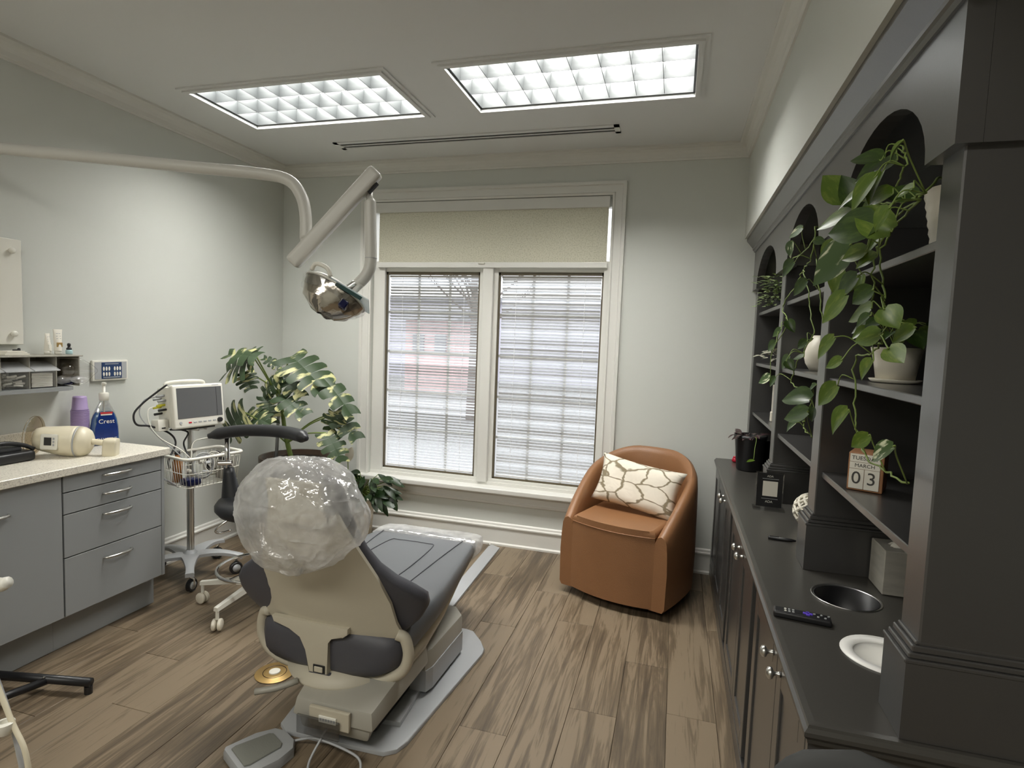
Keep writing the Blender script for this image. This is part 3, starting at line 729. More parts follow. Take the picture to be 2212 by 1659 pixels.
# framed card in far bay
t = thing('white_card_frame', 'small white printed card stood on the low far-bay shelf', 'card', (.50, 3.21, SHZ[0]))
obj('panel', bx(.485, .535, 3.205, 3.213, SHZ[0]+.05, SHZ[0]+.19), M_paper, t)
obj('stand', bx(.482, .54, 3.19, 3.23, SHZ[0]+.0005, SHZ[0]+.05, .004), M_ceram, t)
for z, s in ((.165, 'Y'), (.12, 'O'), (.075, 'U')): text(s, .04, (.508, 3.2046, SHZ[0]+z), (1, 0, 0), (0, 0, 1), M_ink, t)

# ================================================================ LEAVES
def heart_leaf(L=1.0, W=.8, fold=.16, droop=.22):
    rows = []
    n = 8
    for i in range(n+1):
        t = i/n
        wd = W*.5*(math.sin(PI*min(1, (t*.92+.08))**.72))*(1 if t > .06 else .75)
        xo = t*L
        row = []
        for j in (-1, -.5, 0, .5, 1):
            back = -.10*L*(1-t)**3*abs(j)
            row.append(Vector((xo+back, j*wd, abs(j)**1.3*fold*wd*2 - droop*t*t*L*.5)))
        rows.append(row)
    return grid_surface(rows)
def lance_leaf(L=1, W=.28, droop=.5):
    rows = []
    for i in range(8):
        t = i/7; wd = W*.5*math.sin(PI*(t*.94+.04))**.8
        rows.append([Vector((t*L, j*wd, abs(j)*wd*.4-droop*t*t*L*.5)) for j in (-1, 0, 1)])
    return grid_surface(rows)
def monstera_leaf(seed=0):
    bm = new(); r = random.Random(seed); K = 4 if seed % 2 else 5
    def mid(t): return Vector((t, 0, -.30*t*t))
    tip_w = lambda t: .50*math.sin(PI*(t*.78+.16))**.7
    for sg in (-1, 1):
        for k in range(K):
            t0, t1 = k/K, (k+1)/K; tc = (t0+t1)/2
            wd = tip_w(tc)*r.uniform(.92, 1.06)
            rows = []
            for s in (0, .25, .5, .62, .8, .93, 1.0):
                gapf = 1 if s <= .5 else (1-.17*min(1, (s-.5)/.3))
                if s == 1: gapf = .60
                row = []
                for e, tt in ((-1, t0), (0, tc), (1, t1)):
                    tq = tc+(tt-tc)*gapf
                    fw = (.10-.26*(1-tc))*s*s+.10*s*(tc-.2)
                    y = sg*wd*s*(1 if e == 0 else .96)
                    z = -.22*tq*tq+.10*s-.22*s*s*wd*1.6
                    row.append(bm.verts.new((tq*(1) + fw, y, z)))
                rows.append(row)
            for A, B in zip(rows, rows[1:]):
                for i in range(2):
                    f = (A[i], A[i+1], B[i+1], B[i]); bm.faces.new(f if sg > 0 else f[::-1])
    return bm
def mk(bm, name, m, smooth=True):
    me = bpy.data.meshes.new(name); bm.to_mesh(me); bm.free(); me.materials.append(m)
    me.polygons.foreach_set('use_smooth', [smooth]*len(me.polygons)); return me
LEAF = {}
for nm, m in (('g', M_pothos), ('d', M_pothos2), ('v', M_pothosv)): LEAF[nm] = [mk(heart_leaf(1, .8, .10+.07*k, .15+.2*k), 'leaf', m) for k in range(3)]
LEAF['m'] = [mk(monstera_leaf(k), 'leaf', M_monst) for k in range(4)]
LEAF['l'] = [mk(lance_leaf(1, .27, .5+.3*k), 'leaf', M_lily) for k in range(3)]
LEAF['s'] = [mk(lance_leaf(1, .4, .4), 'leaf', M_succ)]
LEAF['p'] = [mk(lance_leaf(1, .5, .6), 'leaf', M_purpleleaf)]
LEAF['w'] = [mk(lance_leaf(1, .5, .3), 'leaf', M_varieg)]
def leaf_mtx(base, tip, wid, face, ratio=.8, roll=0):
    b_, t_ = Vector(base), Vector(tip); d = t_-b_; L = d.length; x = d.normalized(); z = Vector(face); z = (z-z.dot(x)*x).normalized(); y = z.cross(x)
    R = Matrix((x, y, z)).transposed().to_4x4()
    return Matrix.Translation(b_) @ R @ Matrix.Rotation(roll, 4, 'X') @ Matrix.Diagonal((L, wid/ratio, (L+wid)/2, 1))
def put_leaf(key, k, base, tip, wid, face, parent, ratio=.8, roll=0):
    L = LEAF[key]; return inst('leaf', L[k % len(L)], leaf_mtx(base, tip, wid, face, ratio, roll), parent)

LEAF_C= [((0.385, 1.38, 1.807), (0.345, 1.425, 1.778), 0.04, 0), ((0.361, 1.312, 1.791), (0.318, 1.361, 1.813), 0.027, 0), ((0.337, 1.115, 1.76), (0.321, 1.133, 1.736), 0.015, 0), ((0.373, 1.59, 1.781), (0.326, 1.644, 1.858), 0.038, 0), ((0.349, 1.291, 1.752), (0.315, 1.33, 1.696), 0.027, 0), ((0.385, 1.309, 1.723), (0.333, 1.368, 1.702), 0.036, 0), ((0.361, 1.512, 1.73), (0.307, 1.574, 1.709), 0.043, 0), ((0.337, 1.223, 1.649), (0.268, 1.301, 1.65), 0.051, 0), ((0.373, 1.665, 1.693), (0.349, 1.692, 1.63), 0.035, 0), ((0.349, 1.43, 1.645), (0.291, 1.496, 1.564), 0.046, 1), ((0.385, 1.645, 1.622), (0.372, 1.66, 1.56), 0.041, 0), ((0.361, 1.293, 1.536), (0.33, 1.328, 1.512), 0.036, 0), ((0.337, 1.382, 1.533), (0.302, 1.422, 1.475), 0.055, 0), ((0.373, 1.249, 1.496), (0.392, 1.228, 1.462), 0.044, 0), ((0.349, 1.251, 1.483), (0.328, 1.275, 1.462), 0.022, 0), ((0.385, 1.309, 1.451), (0.35, 1.349, 1.436), 0.039, 0), ((0.337, 1.445, 1.443), (0.307, 1.479, 1.396), 0.026, 0), ((0.373, 1.296, 1.397), (0.354, 1.317, 1.359), 0.031, 0), ((0.349, 1.131, 1.422), (0.367, 1.111, 1.399), 0.036, 0), ((0.385, 1.592, 1.329), (0.349, 1.633, 1.274), 0.034, 0), ((0.361, 1.385, 1.287), (0.33, 1.421, 1.232), 0.028, 0), ((0.337, 1.374, 1.397), (0.313, 1.402, 1.377), 0.015, 0), ((0.373, 1.28, 1.25), (0.348, 1.308, 1.22), 0.02, 0), ((0.349, 1.072, 1.261), (0.322, 1.103, 1.231), 0.014, 1), ((0.385, 1.5, 1.719), (0.343, 1.548, 1.676), 0.046, 0), ((0.361, 1.354, 1.623), (0.323, 1.397, 1.611), 0.034, 0), ((0.337, 1.151, 1.662), (0.318, 1.173, 1.627), 0.029, 0)]
LEAF_B= [((0.4, 2.265, 1.843), (0.363, 2.308, 1.817), 0.02, 1), ((0.381, 2.347, 1.809), (0.378, 2.351, 1.751), 0.034, 1), ((0.362, 2.148, 1.707), (0.326, 2.189, 1.667), 0.047, 0), ((0.39, 1.991, 1.755), (0.416, 1.962, 1.74), 0.02, 0), ((0.371, 1.974, 1.627), (0.338, 2.012, 1.585), 0.031, 0), ((0.4, 2.412, 1.525), (0.421, 2.388, 1.483), 0.035, 0), ((0.381, 2.441, 1.493), (0.356, 2.47, 1.463), 0.032, 0), ((0.362, 2.411, 1.441), (0.335, 2.442, 1.407), 0.039, 0), ((0.39, 2.0, 1.443), (0.364, 2.029, 1.419), 0.026, 0), ((0.371, 2.172, 1.393), (0.353, 2.193, 1.345), 0.041, 0), ((0.4, 1.883, 1.313), (0.382, 1.903, 1.291), 0.027, 0), ((0.381, 1.859, 1.271), (0.309, 1.941, 1.272), 0.027, 0), ((0.362, 1.782, 1.242), (0.31, 1.841, 1.212), 0.018, 0), ((0.39, 1.845, 1.25), (0.386, 1.85, 1.206), 0.034, 0), ((0.371, 1.973, 1.186), (0.343, 2.005, 1.155), 0.023, 1), ((0.4, 2.752, 1.296), (0.359, 2.799, 1.262), 0.02, 1), ((0.381, 2.479, 1.305), (0.361, 2.502, 1.265), 0.022, 0), ((0.362, 2.143, 1.376), (0.382, 2.12, 1.347), 0.031, 0), ((0.39, 2.038, 1.395), (0.365, 2.067, 1.386), 0.021, 0)]
VINE_C= [[(0.41, 1.209, 1.699), (0.41, 1.298, 1.709), (0.41, 1.362, 1.72), (0.41, 1.449, 1.737)], [(0.41, 1.225, 1.697), (0.41, 1.367, 1.69), (0.41, 1.428, 1.654), (0.41, 1.471, 1.621), (0.41, 1.464, 1.559), (0.41, 1.458, 1.51)], [(0.41, 1.228, 1.694), (0.41, 1.374, 1.664), (0.41, 1.433, 1.616), (0.41, 1.377, 1.532), (0.41, 1.379, 1.494), (0.41, 1.373, 1.436)], [(0.41, 1.362, 1.72), (0.41, 1.357, 1.752), (0.41, 1.32, 1.785), (0.41, 1.349, 1.827)], [(0.41, 1.373, 1.436), (0.41, 1.457, 1.41), (0.41, 1.552, 1.398), (0.41, 1.526, 1.295), (0.41, 1.486, 1.229), (0.41, 1.408, 1.19), (0.41, 1.309, 1.182), (0.41, 1.175, 1.182)], [(0.41, 1.481, 1.623), (0.41, 1.611, 1.655), (0.41, 1.785, 1.7), (0.41, 1.842, 1.694)]]
VINE_B= [[(0.415, 2.138, 1.822), (0.415, 2.158, 1.72), (0.415, 2.278, 1.704), (0.415, 2.206, 1.653), (0.415, 2.132, 1.564), (0.415, 2.039, 1.47), (0.415, 2.108, 1.433), (0.415, 2.308, 1.341), (0.415, 2.315, 1.29), (0.415, 1.968, 1.28)], [(0.415, 2.146, 1.786), (0.415, 2.262, 1.767), (0.415, 2.5, 1.768)], [(0.415, 2.276, 1.699), (0.415, 2.385, 1.658), (0.415, 2.657, 1.599), (0.415, 2.518, 1.517), (0.415, 2.763, 1.435)], [(0.415, 1.968, 1.28), (0.415, 2.06, 1.2), (0.415, 2.084, 1.166), (0.415, 1.943, 1.149)], [(0.415, 2.067, 1.706), (0.415, 1.995, 1.583), (0.415, 1.937, 1.495)]]
LEAF_M= [((-2.502, 3.0, 1.238), (-2.715, 2.96, 1.186), 0.243), ((-2.469, 2.98, 1.248), (-2.655, 2.94, 1.289), 0.142), ((-2.463, 3.3, 1.249), (-2.19, 3.26, 1.1), 0.262), ((-2.211, 3.3, 1.114), (-1.974, 3.26, 0.936), 0.158), ((-2.603, 3.2, 1.007), (-2.458, 3.16, 1.117), 0.11), ((-2.503, 3.25, 1.141), (-2.327, 3.21, 1.017), 0.128), ((-2.542, 3.3, 1.177), (-2.646, 3.26, 1.242), 0.074), ((-2.47, 3.2, 0.994), (-2.266, 3.16, 0.915), 0.151), ((-2.581, 3.2, 0.981), (-2.491, 3.16, 0.833), 0.11), ((-2.569, 3.0, 0.899), (-2.712, 2.96, 0.785), 0.232), ((-2.644, 3.1, 0.877), (-2.457, 3.06, 0.853), 0.137), ((-2.156, 3.35, 0.896), (-1.964, 3.31, 0.762), 0.148), ((-2.155, 3.25, 0.768), (-2.011, 3.21, 0.618), 0.138), ((-2.11, 3.3, 0.892), (-2.141, 3.26, 0.783), 0.127), ((-2.631, 3.05, 1.143), (-2.544, 3.01, 1.063), 0.117)]

def pothos(parent, leaves, vines, start, rs, gk='g'):
    r = random.Random(rs)
    pts = []
    for v in vines:
        P = smoothpath([tuple(p) for p in v], 6); pts += P
        P2 = [p+Vector((r.uniform(-.004, .004), r.uniform(-.004, .004), r.uniform(-.003, .003))) for p in P]
        obj('vine', tube(new(), P2, .0021, 6, 1), M_stem, parent, True)
    pts += [Vector(start)]
    for k, (b_, t_, wd, va) in enumerate(leaves):
        B = Vector(b_); nearest = min(pts, key=lambda p: (p-B).length+ (.02 if p.z < B.z-.12 else 0))
        mid_ = (nearest+B)/2+Vector((-.008, 0, .018)); T = Vector(t_); L = (T-B).length
        obj('leaf_stalk', tb([nearest, mid_, B+(B-T).normalized()*.004, B], .0014, 5, 4), M_stem, parent, True)
        face = Vector((-.8, -.75, .55+r.uniform(-.2, .3)))
        key = 'v' if va else (gk if r.random() < .65 else 'd')
        # fuller leaves: keep at least 75 per cent of a heart's natural width
        put_leaf(key, k, b_, t_, max(wd, L*.6)*1.12, face, parent, .8, r.uniform(-.35, .35))
# upper right pothos
t = thing('pothos_plant', 'large trailing pothos spilling from ribbed white pot on top shelf', 'plant', (.575, 1.445, SHZ[2]), group='pothos plants on the bookcase')
ribs = []
for i in range(15):
    z = .001+.135*i/14; ribs.append((.062+.022*i/14+(.0012 if i % 2 else -.0012), z))
obj('pot', lt([(0, .0008)]+ribs+[(.086, .137), (.082, .137), (.078, .11), (0, .11)], (.575, 1.445, SHZ[2]), 32), M_ceram, t, True)
obj('soil', lt([(0, .118), (.078, .116)], (.575, 1.445, SHZ[2]), 24), M_soil, t)
obj('vine', tb([(.56, 1.46, SHZ[2]+.12), (.50, 1.40, SHZ[2]+.15), (.45, 1.30, SHZ[2]+.11), (.41, 1.25, SHZ[2]+.075)], .0025, 6, 5), M_stem, t, True)
rq = random.Random(31); extra = []
for q in range(17):
    B_, T_, w_, v_ = LEAF_C[[0, 3, 4, 5, 6, 7, 8, 10, 11, 12, 15, 25, 26, 24, 6, 7, 12][q] % len(LEAF_C)]
    o_ = Vector((rq.uniform(.012, .06), rq.uniform(-.05, .05), rq.uniform(-.045, .045))); B2 = Vector(B_)+o_
    d_ = (Vector(T_)-Vector(B_)); d_.rotate(Matrix.Rotation(rq.uniform(-.9, .9), 3, 'X')); extra.append((tuple(B2), tuple(B2+d_*.85), w_*.85, 0))
pothos(t, LEAF_C+extra, VINE_C, (.45, 1.35, 1.73), 5)
# middle bay pothos
t = thing('pothos_plant', 'leggy pothos with variegated leaves hanging from middle-bay top shelf', 'plant', (.60, 2.3, SHZ[2]), group='pothos plants on the bookcase')
obj('pot', lt([(0, .0008), (.05, .001), (.066, .09), (.07, .10), (.064, .10), (.058, .08), (0, .08)], (.60, 2.3, SHZ[2]), 24), M_blackp, t, True)
obj('vine', tb([(.6, 2.3, SHZ[2]+.08), (.52, 2.25, SHZ[2]+.19), (.44, 2.17, SHZ[2]+.2), (.415, 2.138, 1.822)], .0025, 6, 5), M_stem, t, True)
pothos(t, LEAF_B, VINE_B, (.5, 2.2, 1.78), 9, 'd')
# cream pot in nearest bay, middle shelf
t = thing('potted_pothos', 'small pothos in cream pot on saucer, nearest bay middle shelf', 'plant', (.57, 1.78, SHZ[1]))
obj('saucer', lt([(0, .0006), (.055, .001), (.062, .010), (.06, .011), (.052, .005), (0, .004)], (.57, 1.78, SHZ[1]), 24), M_ceram, t, True)
obj('pot', lt([(0, .006), (.045, .006), (.052, .05), (.060, .085), (.062, .095), (.056, .095), (.05, .075), (0, .075)], (.57, 1.78, SHZ[1]), 28), M_ceram, t, True)
r = random.Random(11)
for k in range(11):
    a = PI*.75+k*.36; el = .02+.05*r.random(); rad = .06+.06*r.random()
    B = Vector((.56+rad*.7*math.cos(a), 1.76+rad*.9*math.sin(a), SHZ[1]+.11+el)); T = B+Vector((math.cos(a)*.045, math.sin(a)*.045, -.035+.03*r.random()))
    obj('leaf_stalk', tb([(.57, 1.78, SHZ[1]+.08), (B+Vector((.57, 1.78, SHZ[1]+.16)))/2, B], .0014, 5, 4), M_stem, t, True)
    put_leaf('gd'[k % 2], k, B, T, .05, (-.4, -.5, .8), t)
# succulent on far bay top shelf
def tuft(parent, c, n, L, wid, key, spread, zs, seed, up=.5):
    r = random.Random(seed)
    for k in range(n):
        a = r.random()*2*PI; e = r.uniform(-.5, 1.0)*up
        o_ = Vector(c)+Vector((math.cos(a)*spread*r.random(), math.sin(a)*spread*r.random(), zs*r.random()))
        d = Vector((math.cos(a)*math.cos(e), math.sin(a)*math.cos(e), math.sin(e)))*L*r.uniform(.7, 1.2)
        put_leaf(key, k, o_, o_+d, wid, Vector((0, 0, 1))+d*.01+Vector((-.3, -.3, 0)), parent, .4 if key == 's' else .5)
t = thing('bushy_succulent', 'fine-leaved bushy green plant on far-bay top shelf', 'plant', (.50, 3.27, SHZ[2]))
obj('pot', lt([(0, .0008), (.05, .001), (.06, .05), (.056, .05), (0, .045)], (.53, 3.27, SHZ[2]), 20), M_blackp, t, True)
tuft(t, (.475, 3.27, SHZ[2]+.01), 190, .034, .014, 's', .10, .16, 3)
t = thing('variegated_plant', 'small pale variegated plant on far-bay middle shelf', 'plant', (.50, 3.2, SHZ[1]))
obj('pot', lt([(0, .0008), (.035, .001), (.042, .035), (.038, .035), (0, .03)], (.52, 3.2, SHZ[1]), 18), M_blackp, t, True)
tuft(t, (.475, 3.17, SHZ[1]+.02), 34, .045, .02, 'w', .07, .05, 4)
# black pot with purple plant
t = thing('purple_potted_plant', 'wilting purple plant in black pot at the far counter end', 'plant', (.425, 3.45, CZ))
obj('pot', lt([(0, .0006), (.062, .001), (.066, .01), (.082, .175), (.088, .18), (.088, .2), (.082, .2), (.078, .17), (0, .165)], (.425, 3.45, CZ), 32), M_blackp, t, True)
obj('soil', lt([(0, .178), (.078, .176)], (.425, 3.45, CZ), 24), M_soil, t)
tuft(t, (.42, 3.44, CZ+.19), 26, .055, .022, 'p', .07, .02, 6, .5)
put_leaf('p', 0, (.34, 3.42, CZ+.2), (.30, 3.39, CZ+.19), .016, (0, 0, 1), t, .5)
put_leaf('g', 0, (.425, 3.27, CZ+.09), (.385, 3.235, CZ+.085), .026, (-.2, -.4, .8), t)
obj('stem', tb([(.425, 3.45, CZ+.18), (.44, 3.34, CZ+.2), (.43, 3.29, CZ+.15), (.425, 3.27, CZ+.09)], .0018, 5, 5), M_stem, t, True)

# ================================================================ MONSTERA
t = thing('monstera_plant', 'tall variegated monstera in dark brown pot in the room corner', 'plant', (-2.47, 3.38, 0))
obj('pot', lt([(0, .001), (.15, .002), (.19, .12), (.225, .40), (.235, .52), (.245, .535), (.245, .565), (.225, .565), (.218, .53), (0, .52)], (-2.47, 3.38, 0), 40), M_brown, t, True)
obj('soil', lt([(0, .535), (.219, .53)], (-2.47, 3.38, 0), 32), M_soil, t)
obj('stake', rod(new(), (-2.56, 3.28, .53), (-2.535, 3.28, 1.0), .011), M_greyp, t, True)
obj('trunk', tb([(-2.47, 3.33, .53), (-2.51, 3.31, .72), (-2.53, 3.3, .88), (-2.565, 3.3, .98), (-2.54, 3.3, 1.17)], lambda q: .017-.009*q, 8, 5), M_stem, t, True)
r = random.Random(2)
for k, (b_, t_, wd) in enumerate(LEAF_M):
    B = Vector(b_); T = Vector(t_); src = Vector((-2.50, 3.31, .66)) if B.z < .93 else Vector((-2.55, 3.3, .95 if k < 4 else 1.0))
    put_leaf('m', k, b_, t_, wd*1.3, Vector((.55, -.75, .75)), t, 1.0, r.uniform(-.2, .2))
    obj('leaf_stalk', tb([src, (src+B)/2+Vector((0, -.02, .03)), B], .0045, 6, 5), M_stem, t, True)

# peace lily
t = thing('peace_lily', 'peace lily with one white bloom in pale pot below the window', 'plant', (-2.06, 3.53, 0))
obj('pot', lt([(0, .001), (.075, .002), (.08, .02), (.095, .27), (.10, .28), (.093, .28), (.088, .25), (0, .25)], (-2.06, 3.53, 0), 28), M_ceram, t, True)
r = random.Random(8)
for k in range(64):
    a = r.random()*2*PI; rad = .05+.17*r.random(); z = .29+.17*r.random()
    dx, dy = math.cos(a), math.sin(a)*.75
    if dy > .3: dy = .3
    B = Vector((-1.985+dx*rad*.8, 3.5+dy*rad*.6, z)); T = B+Vector((dx*.12, dy*.10, r.uniform(-.09, .03)))
    obj('leaf_stalk', tb([(-2.06+dx*.02, 3.53+dy*.02, .26), (B+Vector((-2.06, 3.53, .32)))/2, B], .0025, 5, 4), M_stem, t, True)
    put_leaf('l', k, B, T, .044, (dx*.3-.1, -.6, .8), t, .27)
for (B, T) in (((-1.94, 3.46, .36), (-1.80, 3.42, .34)), ((-1.80, 3.46, .33), (-1.735, 3.44, .25)), ((-2.15, 3.46, .40), (-2.17, 3.42, .50)), ((-1.86, 3.46, .34), (-1.80, 3.44, .39)), ((-1.95, 3.46, .38), (-1.90, 3.44, .44))):
    put_leaf('l', 0, B, T, .05, (.1, -.7, .5), t, .27); obj('leaf_stalk', tb([(-2.05, 3.5, .28), (Vector(B)+Vector((-2.05, 3.5, .36)))/2, B], .0025, 5, 4), M_stem, t, True)
obj('flower_stem', tb([(-2.09, 3.5, .27), (-2.13, 3.49, .40), (-2.135, 3.48, .55)], .003, 6, 5), M_stem, t, True)
sp_me = mk(lance_leaf(1, .5, .2), 'spathe', M_ceram)
inst('spathe', sp_me, leaf_mtx((-2.135, 3.48, .535), (-2.100, 3.47, .64), .062, (.2, -1, .1), .5), t)

# ================================================================ ARMCHAIR
t = thing('tub_armchair', 'cognac leather swivel tub armchair beside the window', 'armchair', (-.175, 3.375, 0), math.radians(-18.3))
ORG[t.name] = Vector((0, 0, 0))
# local frame: x right, y back; front at y = -.33
def tub_shell():
    """closed section swept around a U: outer and inner wall with a rounded top that drops towards the front"""
    N = 44; rows = []
    for i in range(N+1):
        u = i/N
        # U path from front left, around the back, to front right (angle param)
        a = PI*(1.0+0.0)+0  # unused
        ang = -PI/2-1.18*PI/2*0
        s = -1+2*u
        # superellipse-ish outline
        th = s*math.radians(152)
        ox, oy = .335*math.sin(th), .335*math.cos(th)
        if abs(th) > PI/2:      # straight the arms towards the front
            f = (abs(th)-PI/2)/(math.radians(152)-PI/2)
            ox = math.copysign(.335+(.305-.335)*f*f, th); oy = -.325*f
        thick = .075
        n = Vector((ox, oy, 0)); 
        nn = Vector((math.sin(max(-PI/2, min(PI/2, th))), math.cos(max(-PI/2, min(PI/2, th))), 0))
        f2 = max(0, (abs(s)-.14)/.86)
        top = .785-.345*(f2**1.55) if f2 > 0 else .785
        top = max(top, .44)
        topr = .034
        bot = .045
        O = Vector((ox, oy, 0))
        lean = 0.0
        sec = []
        def P(inn, z):
            taper = .02*(1-z/.78)
            return O-nn*(inn+taper*0)+Vector((0, 0, z))
        sec = [P(.012, bot), P(.0, bot+.02), P(-.004, .25), P(.0, top-.10), P(.006, top-.035), P(.018, top-.010), P(.036, top), P(.056, top-.010), P(.068, top-.04), P(.075, top-.10), P(.080, .30), P(.080, bot)]
        rows.append(sec)
    bm = grid_surface(rows, False, True)
    bm.verts.ensure_lookup_table()
    L = len(rows[0]); vs = list(bm.verts)
    bm.faces.new(vs[:L]); bm.faces.new(vs[-L:][::-1])
    bmesh.ops.recalc_face_normals(bm, faces=bm.faces); return bm
obj('shell', tub_shell(), M_leather, t, 'auto', local=True, angle=math.radians(50))
# bowed front and seat
def seat_block(z0, z1, inset=0, crown=.0, bev=.02):
    n = 16; poly = []
    for i in range(n+1):
        u = -1+2*i/n; poly.append((u*(.237-inset), -.325-.045*(1-u*u)+inset*.3))
    poly += [(.237-inset, .12), (.17, .22), (.0, .25), (-.17, .22), (-(.237-inset), .12)]
    bm = new(); lo = [bm.verts.new((x, y, z0)) for x, y in poly]; hi = [bm.verts.new((x, y, z1)) for x, y in poly]
    N = len(poly); bm.faces.new(lo[::-1]); top = bm.faces.new(hi)
    for i in range(N): bm.faces.new((lo[i], lo[(i+1) % N], hi[(i+1) % N], hi[i]))
    if bev: bmesh.ops.bevel(bm, geom=list(top.edges), offset=bev, segments=4, affect='EDGES', profile=.5)
    return bm
obj('front_panel', seat_block(.05, .424, 0, 0, .006), M_leather, t, 'auto', local=True)
obj('seat_cushion', seat_block(.426, .460, -.002, 0, .026), M_leather, t, 'auto', local=True)
obj('welt_piping', tb([(-.237+.474*i/12, -.3265-.045*(1-(-1+2*i/12)**2), .425) for i in range(13)], .0028, 6, 2), M_leather, t, True, local=True)
obj('swivel_base', lt([(0, .001), (.24, .001), (.25, .012), (.24, .03), (.1, .04), (.1, .06), (0, .06)], (0, -.02, 0), 36), M_blackp, t, True, local=True)
# pillow
def mat_pillow():
    m = bpy.data.materials.new('branch_print_cotton'); m.use_nodes = True; nt = m.node_tree; p = nt.nodes['Principled BSDF']; p.inputs['Roughness'].default_value = .85
    N = nt.nodes.new; L = nt.links.new
    tc = N('ShaderNodeTexCoord'); mp = N('ShaderNodeMapping'); mp.inputs['Scale'].default_value = (7, 1, 15); mp.inputs['Rotation'].default_value = (0, .7, 0); L(tc.outputs['Object'], mp.inputs[0])
    nz = N('ShaderNodeTexNoise'); nz.inputs['Scale'].default_value = 1.6; L(mp.outputs[0], nz.inputs[0])
    ad = N('ShaderNodeVectorMath'); ad.operation = 'MULTIPLY_ADD'; ad.inputs[1].default_value = (.45, .45, .45); L(nz.outputs['Color'], ad.inputs[0]); L(mp.outputs[0], ad.inputs[2])
    v = N('ShaderNodeTexVoronoi'); v.feature = 'DISTANCE_TO_EDGE'; v.inputs['Scale'].default_value = .85; L(ad.outputs[0], v.inputs['Vector'])
    r = N('ShaderNodeValToRGB'); r.color_ramp.elements[0].position = .022; r.color_ramp.elements[0].color = (*rgb(140, 128, 104), 1)
    r.color_ramp.elements[1].position = .05; r.color_ramp.elements[1].color = (*rgb(232, 224, 208), 1); L(v.outputs['Distance'], r.inputs[0]); L(r.outputs[0], p.inputs['Base Color'])
    n = N('ShaderNodeTexNoise'); n.inputs['Scale'].default_value = 14; n.inputs['Distortion'].default_value = .6; L(tc.outputs['Object'], n.inputs[0])
    b = N('ShaderNodeBump'); b.inputs['Strength'].default_value = .5; b.inputs['Distance'].default_value = .01; L(n.outputs[0], b.inputs['Height']); L(b.outputs[0], p.inputs['Normal'])
    return m
def pillow_bm(hw, hh, th, n=18):
    bm = new()
    F = []; 
    for sd in (1, -1):
        g = []
        for i in range(n+1):
            row = []
            for j in range(n+1):
                u = -1+2*i/n; v = -1+2*j/n
                ex = 1-.09*(1-v*v)**1*abs(u)**2; ez = 1-.10*(1-u*u)*abs(v)**2
                h = th*((1-u**4)*(1-v**4))**.55
                h += .006*math.sin(7*u+3*v)*(1-u*u)*(1-v*v)
                row.append(Vector((u*hw*ex, -sd*h, v*hh*ez)))
            g.append(row)
        F.append(g)
    V = {}
    def vert(s, i, j):
        key = (0 if (i in (0, n) or j in (0, n)) else s, i, j)
        if key not in V: V[key] = bm.verts.new(F[0 if s > 0 else 1][i][j])
        return V[key]
    for s in (1, -1):
        for i in range(n):
            for j in range(n):
                f = [vert(s, i, j), vert(s, i+1, j), vert(s, i+1, j+1), vert(s, i, j+1)]
                bm.faces.new(f if s > 0 else f[::-1])
    bmesh.ops.recalc_face_normals(bm, faces=bm.faces); return bm
b = pillow_bm(.252, .142, .058)
o = bpy.data.objects.new('lumbar_pillow', mk(b, 'lumbar_pillow', mat_pillow())); COL.objects.link(o)
o.matrix_world = Matrix.Translation((-.172, 3.335, .606)) @ Matrix.Rotation(math.radians(-14), 4, 'Z') @ Matrix.Rotation(math.radians(-20), 4, 'X') @ Matrix.Rotation(math.radians(7), 4, 'Y')
tag(o, 'cream lumbar pillow with brown branch print on the leather armchair', 'pillow')

# ================================================================ LEFT CABINETS
LZ = .812
t = thing('laminate_counter', 'pale speckled laminate counter over the grey drawer cabinets', 'counter', (-2.64, 1.4, LZ-.035))
b = bx(XL+.001, -2.41, .2, 2.29, LZ-.035, LZ, .003, 1); obj('worktop', b, M_counterL, t)
obj('backsplash', bx(XL+.001, XL+.02, .2, 2.0, LZ+.0003, LZ+.095, .003, 1), M_counterL, t)
FXL = -2.43
def bar_handle(parent, yc, z, L=.135):
    P = [(FXL+.002, yc-L/2, z), (FXL+.018, yc-L/2+.012, z), (FXL+.030, yc, z+.001), (FXL+.018, yc+L/2-.012, z), (FXL+.002, yc+L/2, z)]
    bm = tb(P, lambda q: .0042+.0025*math.sin(PI*q), 8, 6)
    obj('handle', bm, M_steel, parent, True)
t = thing('drawer_cabinet', 'grey laminate cabinet with four drawers under the pale counter', 'cabinet', (-2.66, 2.02, 0))
obj('carcass', bx(XL+.001, FXL-.019, 1.775, 2.255, .165, LZ-.036), M_cab, t)
obj('side_panel', bx(XL+.001, FXL, 2.2555, 2.272, .165, LZ-.036, .001, 1), M_cab, t)
for z0, z1, hz in ((.705, .773, .757), (.611, .700, .672), (.424, .606, .580), (.168, .419, .378)):
    d = obj('drawer', bx(FXL-.018, FXL, 1.777, 2.253, z0, z1, .001, 1), M_cab, t); bar_handle(d, 2.015, hz-.012)
obj('toe_kick', bx(XL+.001, -2.505, 1.775, 2.272, .004, .1645), M_cab, t)
t = thing('door_cabinet', 'grey laminate cabinet with single tall door left of the drawers', 'cabinet', (-2.66, 1.45, 0))
obj('carcass', bx(XL+.001, FXL-.019, 1.21, 1.7695, .165, LZ-.036), M_cab, t)
d = obj('door', bx(FXL-.018, FXL, 1.215, 1.7695, .168, .773, .001, 1), M_cab, t); bar_handle(d, 1.50, .672)
obj('toe_kick', bx(XL+.001, -2.505, 1.21, 1.7745, .004, .1645), M_cab, t)
t = thing('cabinet', 'grey laminate cabinet at the near end of the pale counter', 'cabinet', (-2.66, .7, 0))
